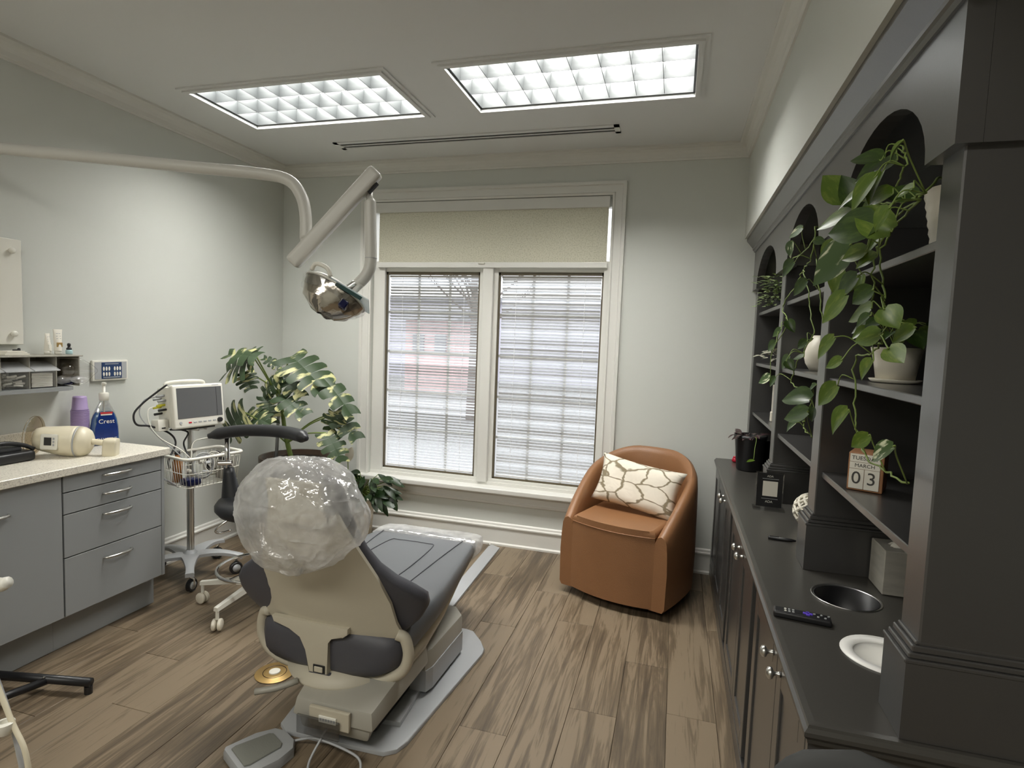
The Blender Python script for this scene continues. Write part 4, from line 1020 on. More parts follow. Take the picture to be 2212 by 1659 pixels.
obj('carcass', bx(XL+.001, FXL-.019, .2, 1.205, .165, LZ-.036), M_cab, t); obj('door', bx(FXL-.018, FXL, .205, 1.205, .168, .773, .001, 1), M_cab, t)
obj('toe_kick', bx(XL+.001, -2.505, .2, 1.205, .004, .1645), M_cab, t)

# ---- wall things
t = thing('wall_panel', 'white wall-mounted panel with round standoff knobs above the dispenser', 'panel', (XL+.02, 1.6, 1.31))
obj('board', bx(XL+.012, XL+.022, 1.25, 1.922, 1.309, 1.774, .002, 1), M_white, t)
for y in (1.30, 1.878):
    for z in (1.357, 1.723): obj('standoff_knob', lt([(0, 0), (.011, 0), (.011, .006), (.013, .010), (.012, .016), (.006, .019), (0, .019)], mtx=Matrix.Translation((XL+.0225, y, z)) @ Matrix.Rotation(PI/2, 4, 'Y'), n=16), M_white, t, True)
obj('standoff', bx(XL+.001, XL+.012, 1.40, 1.80, 1.40, 1.70), M_white, t)
DX = -2.74
t = thing('dispenser_shelf', 'grey wall organiser with clear flap bins above the counter', 'organiser', (-2.8, 1.8, 1.09))
b = new(); z0, z1 = 1.117, 1.258
box(b, XL+.001, DX+.02, 1.52, 2.095, z1, z1+.006, .001, 1); box(b, XL+.001, XL+.006, 1.52, 2.095, z0, z1)
for y in (1.52, 1.636, 1.754, 1.869, 1.984, 2.09): box(b, XL+.006, DX, y-.0022, y+.0022, z0, z1)
obj('shell', b, M_beige2, t)
obj('shelf_board', pr([(XL+.001, 1.50), (DX+.025, 1.50), (DX+.025, 2.02), (DX, 2.06), (XL+.001, 2.10)], 1.100, 1.1165), M_cab, t)
for i, (a, c) in enumerate(((1.64, 1.75), (1.757, 1.866), (1.872, 1.981))):
    q = obj('bin', bx(DX-.085, DX+.004, a+.003, c-.003, z0+.003, z0+.078, .002, 1), M_acryl, t)
    obj('bin_lid', pr([(DX-.06, z0+.118), (DX+.03, z0+.082), (DX+.03, z0+.078), (DX-.06, z0+.114)], a, c, Matrix(((1, 0, 0, 0), (0, 0, 1, 0), (0, 1, 0, 0), (0, 0, 0, 1)))), M_milky, q)
obj('open_flap', tb([(DX-.02, 2.0, 1.25), (DX+.02, 2.08, 1.245), (DX+.035, 2.15, 1.195), (DX+.0, 2.155, 1.16), (DX-.02, 2.13, 1.125), (DX-.03, 2.06, 1.125)], .0016, 5, 5), M_acryl, t, True)
obj('open_bin', grid_surface([[Vector((DX-.03+.05*(1-abs(v)), 2.0+.155*math.sin(u*PI/2)*(1-.25*v*v), 1.185+.055*v)) for v in (-1, -.5, 0, .5, 1)] for u in [i/8 for i in range(9)]]), M_acryl, t, True)
r = random.Random(4)
for k in range(26):
    y = r.uniform(1.775, 1.845); x = r.uniform(DX-.07, DX-.01); z = z0+.008+.055*k/26; a = r.uniform(-.9, .9)
    o = obj('cotton_roll', rod(new(), (x, y-.018*math.cos(a), z), (x+.018*math.sin(a), y+.018*math.cos(a), z+r.uniform(-.006, .010)), .0048, 8), M_paper, None, True)
    tag(o, 'white cotton roll among many in the clear bin beneath the counter organiser lid', 'cotton roll', 'cotton rolls in the clear bin')
t = thing('gauze_stack', 'square stack of white gauze pads in the clear bin', 'gauze', (DX-.04, 1.927, z0+.004))
for k in range(9): obj('gauze_pad', bx(DX-.078+.001*(k % 2), DX-.006, 1.880+.001*(k % 3), 1.972, z0+.004+.007*k, z0+.0105+.007*k, .0015, 1), M_paper, t)
t = thing('glove_wraps', 'crumpled clear and blue sleeves stuffed in the organiser end bay', 'sleeves', (DX-.03, 2.04, z0+.002))
for (c, s_, m) in (((DX-.03, 2.035, z0+.03), (1.0, 1.5, .7), M_bag), ((DX-.02, 2.05, z0+.075), (1, 1.1, 1.2), M_tint), ((DX-.0, 2.09, z0+.03), (.8, 1.5, .6), M_bag), ((DX-.035, 2.06, z0+.02), (.9, 1.2, .5), M_navy)):
    b = sp((0, 0, 0), .027, 14, 10, s_)
    for v in b.verts: v.co += v.normal*0+Vector(v.co).normalized()*.007*noise.noise(v.co*70)
    bmesh.ops.translate(b, verts=b.verts, vec=Vector(c)); obj('sleeve', b, m, t, True)
# on top of the dispenser
ZT = 1.2645
def squeeze_tube(name, label, x, y, h, wd, band, lean=0):
    t = thing(name, label, 'tube', (x, y, ZT), lean); ORG[t.name] = Vector((0, 0, 0)); rows = []
    for i in range(9):
        q = i/8; ww = wd*(.62+.38*q)/2; dd = .017*(1-q)**.8+.001
        rows.append([Vector((dd*math.sin(a), ww*math.cos(a), .017+(h-.017)*q)) for a in [2*PI*k/16 for k in range(16)]])
    obj('body', grid_surface(rows, False, True), M_paper, t, True, local=True)
    obj('cap', lt([(0, .0005), (.0135, .001), (.0145, .016), (0, .017)], (0, 0, 0), 16), M_white, t, True, local=True)
    obj('label_band', bx(.010, .0135, -wd*.30, wd*.30, h*.30, h*.48, .001, 1), band, t, local=True)
    for k in range(3): obj('print_line', bx(.0072-.0018*k, .0092-.0018*k, -wd*.25, wd*.2, h*(.62+.1*k), h*(.64+.1*k)), M_greyp, t, local=True)
squeeze_tube('paste_tube', 'slim white squeeze tube leaning beside the taller printed tube', -2.81, 1.997, .098, .030, M_white, .3)
squeeze_tube('paste_tube', 'tall white squeeze tube with gold band on the organiser top', -2.80, 2.036, .118, .044, M_gold, 0)
t = thing('dropper_bottle', 'small black-capped dropper bottle with pale blue base on the organiser', 'bottle', (-2.80, 2.088, ZT))
obj('body', lt([(0, .0005), (.013, .001), (.014, .004), (.014, .018), (.010, .022), (0, .022)], (-2.80, 2.088, ZT), 18), mat('pale_blue', rgb(170, 200, 205), .3), t, True)
obj('dropper_cap', lt([(.0, .022), (.011, .022), (.011, .030), (.006, .033), (.006, .040), (.008, .044), (.006, .052), (0, .054)], (-2.80, 2.088, ZT), 16), M_blackp, t, True)
t = thing('paper_pad', 'thin cream pad lying on the organiser below the white panel', 'pad', (-2.80, 1.86, ZT))
for k in range(3): obj('sheet_block', bx(-2.83, -2.78, 1.80+.004*k, 1.90-.01*k, ZT+.0003+.006*k, ZT+.006+.006*k, .001, 1), M_paper, t)
t = thing('tiny_black_tube', 'tiny black item on the cream pad', 'item', (-2.81, 1.875, ZT+.0185)); obj('cap', sp((-2.81, 1.875, ZT+.025), .006, 10, 8), M_blackp, t, True); obj('shaft', rod(new(), (-2.81, 1.85, ZT+.0215), (-2.81, 1.88, ZT+.0215), .003, 8), M_dark, t)
# wall chart
t = thing('tooth_chart', 'small framed wall plate with dark blue tooth grid', 'wall plate', (XL+.01, 2.345, 1.12))
obj('frame', bx(XL+.001, XL+.016, 2.246, 2.444, 1.122, 1.228, .004), M_white, t)
obj('plate', bx(XL+.0162, XL+.018, 2.256, 2.434, 1.131, 1.219, .0005, 1), M_greyp, t)
obj('blue_field', bx(XL+.0182, XL+.0192, 2.292, 2.404, 1.133, 1.217), mat('chart_navy', rgb(20, 52, 96), .4), t)
for r_ in range(2):
    for c_ in range(7):
        if c_ == 3: continue
        y = 2.303+c_*.0152; z = 1.156+r_*.028
        obj('tooth_mark', sp((XL+.0196, y, z), .0062, 10, 8, (.15, .85, 1.8)), M_paper, t, True)
obj('print_line', bx(XL+.0193, XL+.0198, 2.30, 2.396, 1.137, 1.141), M_greyp, t)
obj('print_line', bx(XL+.0193, XL+.0198, 2.31, 2.386, 1.207, 1.211), M_greyp, t)
# cups
t = thing('cup_stack', 'tall stack of nested lilac plastic cups on the pale counter', 'cups', (-2.80, 2.135, LZ))
prof = [(0, .0008), (.036, .001)]
zz = .0
obj('cup', lt([(.030, .001), (.037, .06), (.036, .062), (.029, .004)], (-2.80, 2.135, LZ), 28), M_purple, t, True)
for k in range(22): obj('cup', lt([(.034, .055+.0055*k), (.0388, .0595+.0055*k), (.0388, .0613+.0055*k), (.0335, .0613+.0055*k)], (-2.80, 2.135, LZ), 28), M_purple, t, True)
obj('cup', lt([(.0335, .178), (.0352, .180), (.0352, .184), (.0335, .186), (.029, .240), (.027, .246), (0, .247)], (-2.80, 2.135, LZ), 28), M_purple, t, True)
# mouthwash
bc_ = Vector((-2.745, 2.215, LZ)); ROTB = math.radians(-22)
t = thing('mouthwash_bottle', 'blue mouthwash pump bottle labelled clean mint on the pale counter', 'bottle', tuple(bc_), ROTB); ORG[t.name] = Vector((0, 0, 0))
def body_rows(scale, z0, z1, pr_):
    return [[Vector((.031*s*scale*math.copysign(abs(math.cos(a))**.7, math.cos(a)), .062*s*scale*math.copysign(abs(math.sin(a))**.7, math.sin(a)), z)) for a in [2*PI*k/28 for k in range(28)]] for s, z in pr_ if z0 <= z <= z1]
pr_ = [(.92, .0008), (1, .006), (1.0, .05), (.97, .09), (.88, .13), (.70, .165), (.52, .19), (.34, .212), (.30, .222)]
b = grid_surface(body_rows(1, 0, 1, pr_), False, True); obj('bottle', b, M_acryl, t, True, local=True)
pl = [(.90, .002), (.97, .007), (.97, .05), (.94, .09), (.85, .13), (.74, .15), (.60, .165)]
b = grid_surface(body_rows(1, 0, 1, pl), False, True)
b.verts.ensure_lookup_table(); vs = list(b.verts); b.faces.new(vs[-28:]); b.faces.new(vs[:28][::-1]); obj('liquid', b, M_blue, t, True, local=True)
lab = [(-.042, .012), (.042, .012), (.050, .05), (.048, .09), (.036, .140), (.028, .168), (-.028, .168), (-.036, .140), (-.048, .09), (-.050, .05)]
obj('front_label', pr(lab, .0318, .0328, Matrix(((0, 0, 1, 0), (1, 0, 0, 0), (0, 1, 0, 0), (0, 0, 0, 1)))), M_label, t, local=True)
obj('red_banner', bx(.0328, .0334, -.026, .026, .158, .1675), M_labelred, t, local=True)
obj('white_banner', bx(.0328, .0334, -.024, .024, .151, .157), M_paper, t, local=True)
text('Crest', .030, (.0335, 0, .120), (0, 1, 0), (0, 0, 1), M_paper, t, local=True)
text('CLEAN MINT', .0150, (.0335, 0, .032), (0, 1, 0), (0, 0, 1), M_paper, t, local=True)
obj('neck_collar', lt([(.016, .222), (.021, .224), (.0215, .258), (.018, .262), (.007, .263), (.007, .300), (0, .300)], n=20), M_white, t, True, local=True)
b = lt([(0, .300), (.010, .300), (.010, .312), (0, .314)], n=16); box(b, -.004, .030, -.0045, .0045, .304, .312, .002, 1); obj('pump_head', b, M_white, t, 'auto', local=True)
obj('dip_tube', rod(new(), (0, 0, .03), (0, 0, .222), .0035, 6), M_white, t, local=True)
# x-ray gun
gx = Vector((.80, .60, 0)).normalized()
t = thing('handheld_xray', 'cream handheld x-ray unit with round clear shield on the counter', 'x-ray unit', (-2.66, 1.97, LZ))
F = frame((-2.645, 1.945, LZ+.0735), (.85, .50, -.06)) @ Matrix.Diagonal((.92, 1.17, 1.17, 1))
rows = []
for q, ry, rz, dz in ((-.125, .026, .030, .0), (-.118, .036, .040, .0), (-.09, .046, .047, 0), (-.05, .052, .052, -.002), (0, .056, .058, -.004), (.045, .057, .060, -.004), (.056, .057, .060, -.004)):
    rows.append([F @ Vector((q, ry*math.cos(a), dz+rz*math.sin(a))) for a in [2*PI*k/24 for k in range(24)]])
def closed_rows(rows):
    bm = grid_surface(rows, False, True); n = len(rows[0]); bm.verts.ensure_lookup_table(); vs = list(bm.verts)
    bm.faces.new(vs[-n:]); bm.faces.new(vs[:n][::-1]); bmesh.ops.recalc_face_normals(bm, faces=bm.faces); return bm
obj('body', closed_rows(rows), M_offwhite, t, True)
obj('grey_band', closed_rows([[F @ Vector((q, .0565*math.cos(a), -.004+.0595*math.sin(a))) for a in [2*PI*k/24 for k in range(24)]] for q in (.0565, .064)]), M_greyp, t, True)
rows = [[F @ Vector((q, ry*math.cos(a), -.004+rz*math.sin(a))) for a in [2*PI*k/24 for k in range(24)]] for q, ry, rz in ((.0645, .057, .060), (.085, .054, .057), (.105, .044, .047), (.118, .026, .030))]
obj('rear_housing', closed_rows(rows), M_offwhite, t, True)
obj('handle', tb([F @ Vector(p) for p in ((.112, 0, -.002), (.15, .0, -.004), (.175, 0, -.006))], .0135, 12, 3), M_offwhite, t, True)
b = new(); box(b, .170, .232, -.026, .026, -.062, .014, .014, 3); obj('battery_grip', xform(b, F), M_offwhite, t, 'auto')
b = new(); box(b, -.07, .002, -.062, -.050, -.030, .030, .008, 2); obj('display_bezel', xform(b, F), M_white, t, 'auto')
b = new(); box(b, -.052, -.022, -.0636, -.0622, -.012, .018); obj('display', xform(b, F), M_blackp, t)
for k in range(3):
    b = new(); box(b, -.017, -.009, -.0636, -.062, -.014+.012*k, -.006+.012*k, .001, 1); obj('button', xform(b, F), M_greyp, t)
obj('shield', lt([(.018, 0), (.072, -.006), (.074, -.004), (.018, .003)], mtx=F @ Matrix.Translation((-.128, 0, .012)) @ Matrix.Rotation(-PI/2, 4, 'Y'), n=36), M_tint, t, True)
obj('shield_rim', tb([F @ Vector((-.134, .073*math.cos(a), .012+.073*math.sin(a))) for a in [2*PI*k/30 for k in range(30)]], .0017, 6, 1, True), M_tint, t, True)
# black device
t = thing('black_cradle', 'black plastic device with looped handle at the counter edge', 'device', (-2.74, 1.74, LZ))
b = new(); box(b, -2.80, -2.66, 1.60, 1.835, LZ+.001, LZ+.045, .016, 3); obj('base', b, M_blackp, t, 'auto')
b = new(); box(b, -2.79, -2.69, 1.62, 1.80, LZ+.040, LZ+.065, .012, 2); obj('cover', b, M_blackv, t, 'auto')
obj('handle_loop', tb([(-2.70, 1.64, LZ+.06), (-2.70, 1.72, LZ+.085), (-2.70, 1.80, LZ+.070), (-2.69, 1.845, LZ+.045)], .009, 8, 5), M_blackp, t, True)

# ================================================================ MONITOR STAND
SC = Vector((-2.612, 2.615, 0))
t = thing('monitor_stand', 'rolling stand with steel pole carrying the vital signs monitor', 'stand', (SC.x, SC.y, 0))
obj('pole', lt([(0, .13), (.019, .13), (.019, .60), (.0185, .60), (.0185, .64), (.014, .645), (.014, .845), (0, .845)], tuple(SC), 20), M_steel, t, 'auto')
b = lt([(0, .095), (.045, .095), (.052, .11), (.048, .128), (.028, .138), (.022, .150), (0, .150)], tuple(SC), 24)
obj('base_hub', b, M_greyp, t, True)
for k in range(5):
    a = math.radians(-46+72*k); R = .25; d = Vector((math.cos(a), math.sin(a), 0)); s_ = Vector((-d.y, d.x, 0)); rows = []
    for q in range(9):
        u = q/8; r_ = .03+R*u; wdt = .036*(1-u)**1.5+.016+.012*max(0, u-.75)*4*.5; zt = .132+.012*math.sin(PI*u)-.018*u*u; th = .022
        c = SC+d*r_
        rows.append([c+s_*wdt+Vector((0, 0, zt-th)), c+s_*wdt+Vector((0, 0, zt-.005)), c+s_*wdt*.7+Vector((0, 0, zt)), c-s_*wdt*.7+Vector((0, 0, zt)), c-s_*wdt+Vector((0, 0, zt-.005)), c-s_*wdt+Vector((0, 0, zt-th))])
    lg = obj('leg', closed_rows(rows), M_greyp, t, 'auto')
    c = SC+d*(R+.005)
    wa = a+[.9, 2.2, .4, 1.2, 2.9][k]; wv = Vector((math.cos(wa), math.sin(wa), 0)); wc = c+Vector((-wv.y, wv.x, 0))*.012
    obj('caster_fork', tb([c+Vector((0, 0, .115)), c+Vector((0, 0, .085)), wc+wv*.014+Vector((0, 0, .07)), wc+wv*.014+Vector((0, 0, .036))], .006, 8, 4), M_chrome, lg, True)
    mt = Matrix.Translation(wc+Vector((0, 0, .036))) @ wv.to_track_quat('Z', 'Y').to_matrix().to_4x4()
    obj('caster_wheel', lt([(0, -.010), (.026, -.010), (.031, -.012), (.0355, -.008), (.0355, .008), (.031, .012), (.026, .010), (0, .010)], mtx=mt, n=24), M_blackp, lg, 'auto')
    obj('hub_cap', lt([(0, -.0125), (.022, -.0125), (.022, -.010)], mtx=mt, n=20), M_greyp, lg, True)
    obj('hub_cap', lt([(.022, .010), (.022, .0125), (0, .0125)], mtx=mt, n=20), M_greyp, lg, True)
# mount
b = new(); box(b, SC.x-.045, SC.x+.075, SC.y-.035, SC.y+.04, .846, .856, .003, 1); obj('mount_plate', b, M_steel, t)
for y in (-.028, .03): obj('mount_knob', rod(new(), (SC.x+.02, SC.y+y, .852), (SC.x+.085, SC.y+y, .852), .008, 10), M_steel, t, True)
# basket
BC = Vector((-2.455, 2.545, 0)); BA = math.radians(-14)
MB_ = Matrix.Translation(BC) @ Matrix.Rotation(BA, 4, 'Z')
def rr_path(hx, hy, r_, z, n=5):
    P = []
    for cx_, cy_, a0 in ((hx-r_, hy-r_, 0), (-hx+r_, hy-r_, 90), (-hx+r_, -hy+r_, 180), (hx-r_, -hy+r_, 270)):
        for k in range(n+1):
            a = math.radians(a0+90*k/n); P.append((cx_+r_*math.cos(a), cy_+r_*math.sin(a), z))
    return P
HX, HY = .118, .165
bk2 = thing('wire_basket', 'white wire basket holding coiled cables on the monitor stand', 'basket', (BC.x, BC.y, .575))
Pt = [MB_ @ Vector(p) for p in rr_path(HX, HY, .035, .735)]
obj('rim', tube(new(), Pt, .0085, 10, 1, True), M_white, bk2, True)
b = new()
Pb = [MB_ @ Vector(p) for p in rr_path(HX-.018, HY-.018, .03, .580)]; Pm = [MB_ @ Vector(p) for p in rr_path(HX-.009, HY-.009, .033, .655)]
tube(b, Pb, .002, 5, 1, True); tube(b, Pm, .002, 5, 1, True)
def per(P, u):
    n = len(P); L = [(P[(i+1) % n]-P[i]).length for i in range(n)]; tot = sum(L); s = u*tot
    for i in range(n):
        if s <= L[i]: return P[i].lerp(P[(i+1) % n], s/L[i] if L[i] else 0)
        s -= L[i]
    return P[0]
for k in range(46): tube(b, [per(Pt, k/46), per(Pm, k/46), per(Pb, k/46)], .0014, 5, 1)
for k in range(7):
    x = -HX+.03+(2*HX-.06)*k/6; tube(b, [MB_ @ Vector((x, -HY+.02, .580)), MB_ @ Vector((x, HY-.02, .580))], .0014, 5, 1)
obj('wire_cage', b, M_white, bk2, True)
b = new(); box(b, -HX+.02, HX-.02, HY-.022, HY-.018, .60, .70); 
obj('hook', tube(new(), [MB_ @ Vector(p) for p in ((.03, HY, .70), (.03, HY+.03, .70), (.03, HY+.03, .64), (.03, HY, .64))], .0018, 5, 1), M_white, bk2)
obj('arm_bracket', rod(new(), (SC.x, SC.y, .70), tuple(MB_ @ Vector((-HX, .04, .735))), .008, 8), M_steel, bk2)
r = random.Random(21)
def in_basket(x, y, z): return MB_ @ Vector((x, y, z))
for k, (x, y, R_, m, nm) in enumerate(((.0, .05, .045, M_white, 'white'), (.02, -.02, .05, M_greyp, 'grey'), (-.03, .08, .04, M_blackp, 'black'), (.03, .10, .042, M_white, 'thin white'))):
    P = [];
    for i in range(44):
        a = i*2*PI/14; P.append(in_basket(x+R_*.35*math.sin(a*.13)+.012*math.cos(a), y+R_*math.cos(a), .66+R_*1.3*math.sin(a)+.0006*i))
    o = obj('coiled_cable', tube(new(), P, .0032 if k != 3 else .0022, 6, 2), m, None, True)
    tag(o, nm+' coiled monitor cable bunched in the wire basket', 'cable', 'coiled cables in the wire basket')
t2 = thing('amber_bottle', 'amber brown bottle at the near-left corner of the wire basket', 'bottle', tuple(in_basket(-.07, -.10, .583)))
c = in_basket(-.07, -.10, .583); obj('body', lt([(0, 0), (.024, .001), (.024, .11), (.012, .135), (.012, .15), (0, .15)], tuple(c), 18), mat('amber', rgb(150, 96, 44), .25), t2, True)
obj('cap', lt([(0, .15), (.014, .15), (.014, .168), (0, .169)], tuple(c), 16), M_blackp, t2, True)
t2 = thing('grey_transmitter_box', 'grey plastic box standing at the far side of the wire basket', 'box', tuple(in_basket(.05, .11, .583)))
b = new(); box(b, .0, .09, .07, .135, .585, .715, .006, 2); obj('case', xform(b, MB_), M_beige2, t2, 'auto')
b = new(); box(b, .01, .08, .066, .0695, .695, .712, .001, 1); obj('dark_slot', xform(b, MB_), M_blackp, t2)
t2 = thing('blue_pouch', 'navy blue pouch at the bottom of the wire basket', 'pouch', tuple(in_basket(.04, -.09, .583)))
b = new(); box(b, .0, .085, -.135, -.06, .584, .62, .012, 2); obj('pouch', xform(b, MB_), M_navy, t2, 'auto')
t2 = thing('grey_folder', 'grey folded card wedged out of the near-left basket corner', 'card', tuple(in_basket(-.11, -.13, .583)))
b = new(); box(b, -.055, .085, -.004, .004, -.045, .045, .001, 1); obj('card', xform(b, Matrix.Translation(in_basket(-.075, -.172, .615)) @ Matrix.Rotation(math.radians(-28), 4, 'Z') @ Matrix.Rotation(.9, 4, 'X') @ Matrix.Rotation(.35, 4, 'Y')), M_greyp, t2, 'auto')
t2 = thing('white_sensor_clips', 'white sensor clips heaped in the middle of the wire basket', 'sensors', tuple(in_basket(0, -.03, .6)))
for k in range(7):
    p = Vector((r.uniform(-.05, .07), r.uniform(-.09, .02), r.uniform(.64, .735))); b = new(); box(b, -.016, .016, -.009, .009, -.008, .008, .003, 1)
    xform(b, MB_ @ Matrix.Translation(p) @ Matrix.Rotation(r.uniform(0, 3), 4, 'Z') @ Matrix.Rotation(r.uniform(-1, 1), 4, 'X')); obj('clip', b, (M_white, M_greyp, M_chrome)[k % 3], t2, 'auto')
# monitor
MA = math.radians(-12)     # front looks along +x turned slightly to the camera
MM = Matrix.Translation((-2.575, 2.60, .862)) @ Matrix.Rotation(MA, 4, 'Z') @ Matrix.Rotation(math.radians(-6), 4, 'Y')
t = thing('patient_monitor', 'white vital signs monitor with blank grey screen on the pole', 'monitor', (-2.575, 2.60, .862))
W2 = .148
b = new(); box(b, .035, .072, -W2, W2, 0, .238, .012, 3); obj('front_bezel', xform(b, MM), M_white, t, 'auto')
b = new(); box(b, -.09, .036, -W2+.010, W2-.010, .008, .228, .014, 2); obj('rear_case', xform(b, MM), M_white, t, 'auto')
b = new(); box(b, .0705, .0735, -W2+.020, W2-.014, .054, .220, .001, 1); obj('screen', xform(b, MM), M_screen, t)
b = new(); box(b, .0737, .0740, W2-.048, W2-.046, .056, .218); obj('screen_line', xform(b, MM), M_blackp, t)
for k in range(6):
    y = -.062+.0285*k; b = new(); box(b, .0715, .0748, y-.009, y+.009, .026, .034, .0015, 1); obj('button', xform(b, MM), M_red if k == 0 else M_greyp, t)
mt = MM @ Matrix.Translation((.072, W2-.036, .030)) @ Matrix.Rotation(PI/2, 4, 'Y'); obj('dial', lt([(0, 0), (.014, 0), (.013, .012), (.0, .013)], mtx=mt, n=18), M_blackp, t, 'auto')
mt = MM @ Matrix.Translation((.072, -W2+.034, .032)) @ Matrix.Rotation(PI/2, 4, 'Y'); obj('power_button', lt([(0, 0), (.008, 0), (.007, .003), (.0, .003)], mtx=mt, n=16), M_greyp, t, 'auto')
obj('print_line', xform(bx(.0722, .0726, W2-.07, W2-.03, .2265, .2300), MM), M_greyp, t)
obj('handle', tube(new(), [MM @ Vector(p) for p in ((-.05, -.11, .226), (-.045, -.10, .252), (-.02, 0, .258), (-.045, .10, .252), (-.05, .11, .226))], .010, 8, 5), M_white, t, True)
obj('base_foot', xform(bx(-.06, .05, -.1, .1, -.010, 0, .003, 1), MM), M_blackp, t)
# side sockets + plugs
for k, (y_, z_, m) in enumerate(((.0, .185, M_greyp), (.01, .16, M_greyp), (.0, .135, M_yellow), (.01, .11, M_blackp), (-.03, .17, M_greyp), (-.035, .125, M_yellow), (-.03, .09, M_blackp))):
    p0 = MM @ Vector((y_-.02, -W2+.012, z_)); p1 = MM @ Vector((y_-.025, -W2-.030, z_-.004)); obj('plug', rod(new(), p0, p1, .0065, 8), m, t, True)
b = new(); box(b, -.055, .012, -W2-.052, -W2+.006, -.004, .060, .010, 2); obj('sensor_module', xform(b, MM), M_white, t, 'auto')
b = new(); box(b, .010, .0135, -W2-.034, -W2-.014, .010, .016); obj('module_slot', xform(b, MM), M_blackp, t)
def cable(name, label, pts, rad, m, sub=8): return tag(obj(name, tb(pts, rad, 8, sub), m, None, True), label, 'cable')
P = lambda x, y, z: tuple(MM @ Vector((x, y, z)))
cable('black_hose', 'thick black hose looping from monitor top down into the basket', [P(.01, -.135, .243), P(-.01, -.19, .20), P(-.02, -.255, .15), P(-.02, -.30, .10), P(-.02, -.29, .045), P(-.02, -.22, .028), P(-.01, -.13, -.02), P(-.01, -.10, -.08), tuple(in_basket(-.08, -.14, .71)), tuple(in_basket(-.09, -.13, .66))], .0052, M_blackp)
cable('black_power_lead', 'black lead dropping from beneath the monitor to the basket', [P(-.03, -.07, -.004), P(-.02, -.02, -.03), (-2.60, 2.56, .78), (-2.57, 2.54, .745), tuple(in_basket(-.07, -.03, .70))], .0046, M_blackp)
cable('grey_sensor_cable', 'thin grey sensor cable curving off the monitor side', [P(-.03, -W2-.03, .181), P(-.04, -.235, .165), P(-.03, -.265, .09), P(-.02, -.21, .0), P(.0, -.17, -.06), tuple(in_basket(-.05, -.12, .755)), tuple(in_basket(-.02, -.08, .69))], .0030, M_greyp)
cable('white_sensor_cable', 'thin white sensor cable hanging beside the black hose', [P(-.03, -W2-.03, .131), P(-.03, -.22, .115), P(-.02, -.225, .04), P(.01, -.19, -.04), tuple(in_basket(-.03, -.10, .76)), tuple(in_basket(.0, -.05, .69))], .0027, M_white)
cable('looped_white_cable', 'white cable arching above the basket rim toward the stool', [tuple(in_basket(-.03, -.05, .70)), tuple(in_basket(-.04, -.03, .79)), tuple(in_basket(.0, .02, .815)), tuple(in_basket(.06, .08, .83)), tuple(in_basket(.07, .10, .74)), tuple(in_basket(.05, .08, .69))], .0028, M_white)

# ================================================================ ASSISTANT STOOL
ST = Vector((-2.0, 2.45, 0))
t = thing('assistant_stool', 'black dental assistant stool with curved torso bar and white base', 'stool', (ST.x, ST.y, 0))
for k in range(5):
    a = math.radians(198+72*k); d = Vector((math.cos(a), math.sin(a), 0)); R = .285
    rows = []
    s_ = Vector((-d.y, d.x, 0))
    for u in (0, .25, .5, .75, 1):
        c = ST+d*(.02+R*u); wdt = .020-.007*u; zt = .150-.035*u; zb = zt-.030+.012*u
        rows.append([c+s_*wdt+Vector((0, 0, zb)), c+s_*wdt*.8+Vector((0, 0, zt)), c-s_*wdt*.8+Vector((0, 0, zt)), c-s_*wdt+Vector((0, 0, zb))])
    lg = obj('leg', closed_rows(rows), M_white, t, 'auto')
    c = ST+d*(R+.01); obj('caster_stem', rod(new(), c+Vector((0, 0, .055)), c+Vector((0, 0, .10)), .008, 8), M_white, lg)
    wa = a+[1.2, 2.0, .8, 1.6, .3][k]; wv = Vector((math.cos(wa), math.sin(wa), 0))
    for sg in (-1, 1):
        mt = Matrix.Translation(c+wv*.013*sg+Vector((0, 0, .029))) @ wv.to_track_quat('Z', 'Y').to_matrix().to_4x4()
        obj('caster_wheel', lt([(0, -.010), (.020, -.010), (.027, -.006), (.0285, 0), (.027, .006), (.020, .010), (0, .010)], mtx=mt, n=20), M_ceram, lg, 'auto')
obj('column', lt([(0, .10), (.026, .10), (.026, .26), (.016, .262), (.016, .47), (0, .47)], tuple(ST), 20), M_chrome, t, 'auto')
obj('foot_ring', tb([ST+Vector((.205*math.cos(a), .205*math.sin(a), .20)) for a in [2*PI*k/36 for k in range(36)]], .009, 8, 1, True), M_chrome, t, True)
for k in range(3):
    a = 2*PI*k/3+.4; obj('ring_spoke', rod(new(), ST+Vector((.02*math.cos(a), .02*math.sin(a), .20)), ST+Vector((.2*math.cos(a), .2*math.sin(a), .20)), .006, 8), M_chrome, t)
obj('seat', lt([(0, .475), (.15, .475), (.195, .49), (.215, .515), (.215, .535), (.20, .556), (.16, .566), (0, .570)], tuple(ST), 36), M_blackv, t, True)
obj('lever', tb([ST+Vector((-.10, -.10, .47)), ST+Vector((-.15, -.14, .42)), ST+Vector((-.17, -.10, .385)), ST+Vector((-.16, -.03, .38))], .006, 8, 5), M_chrome, t, True)
PV = Vector((-2.165, 2.40, 0))
rows = []
for u in range(8):
    q = u/7; wdt = .055-.030*q; z = .53+.18*q; dd = .045-.022*q
    rows.append([Vector((PV.x+wdt*math.cos(a)+.02*(1-q), PV.y+dd*math.sin(a)+.01, z)) for a in [2*PI*k/16 for k in range(16)]])
obj('post_cover', closed_rows(rows), M_blackv, t, True)
obj('bar_post', rod(new(), (PV.x, PV.y, .64), (PV.x, PV.y, .875), .0125, 14), M_chrome, t, True)
obj('post_clamp', rod(new(), (PV.x-.035, PV.y-.02, .735), (PV.x+.02, PV.y+.01, .735), .014, 12), M_chrome, t, 'auto')
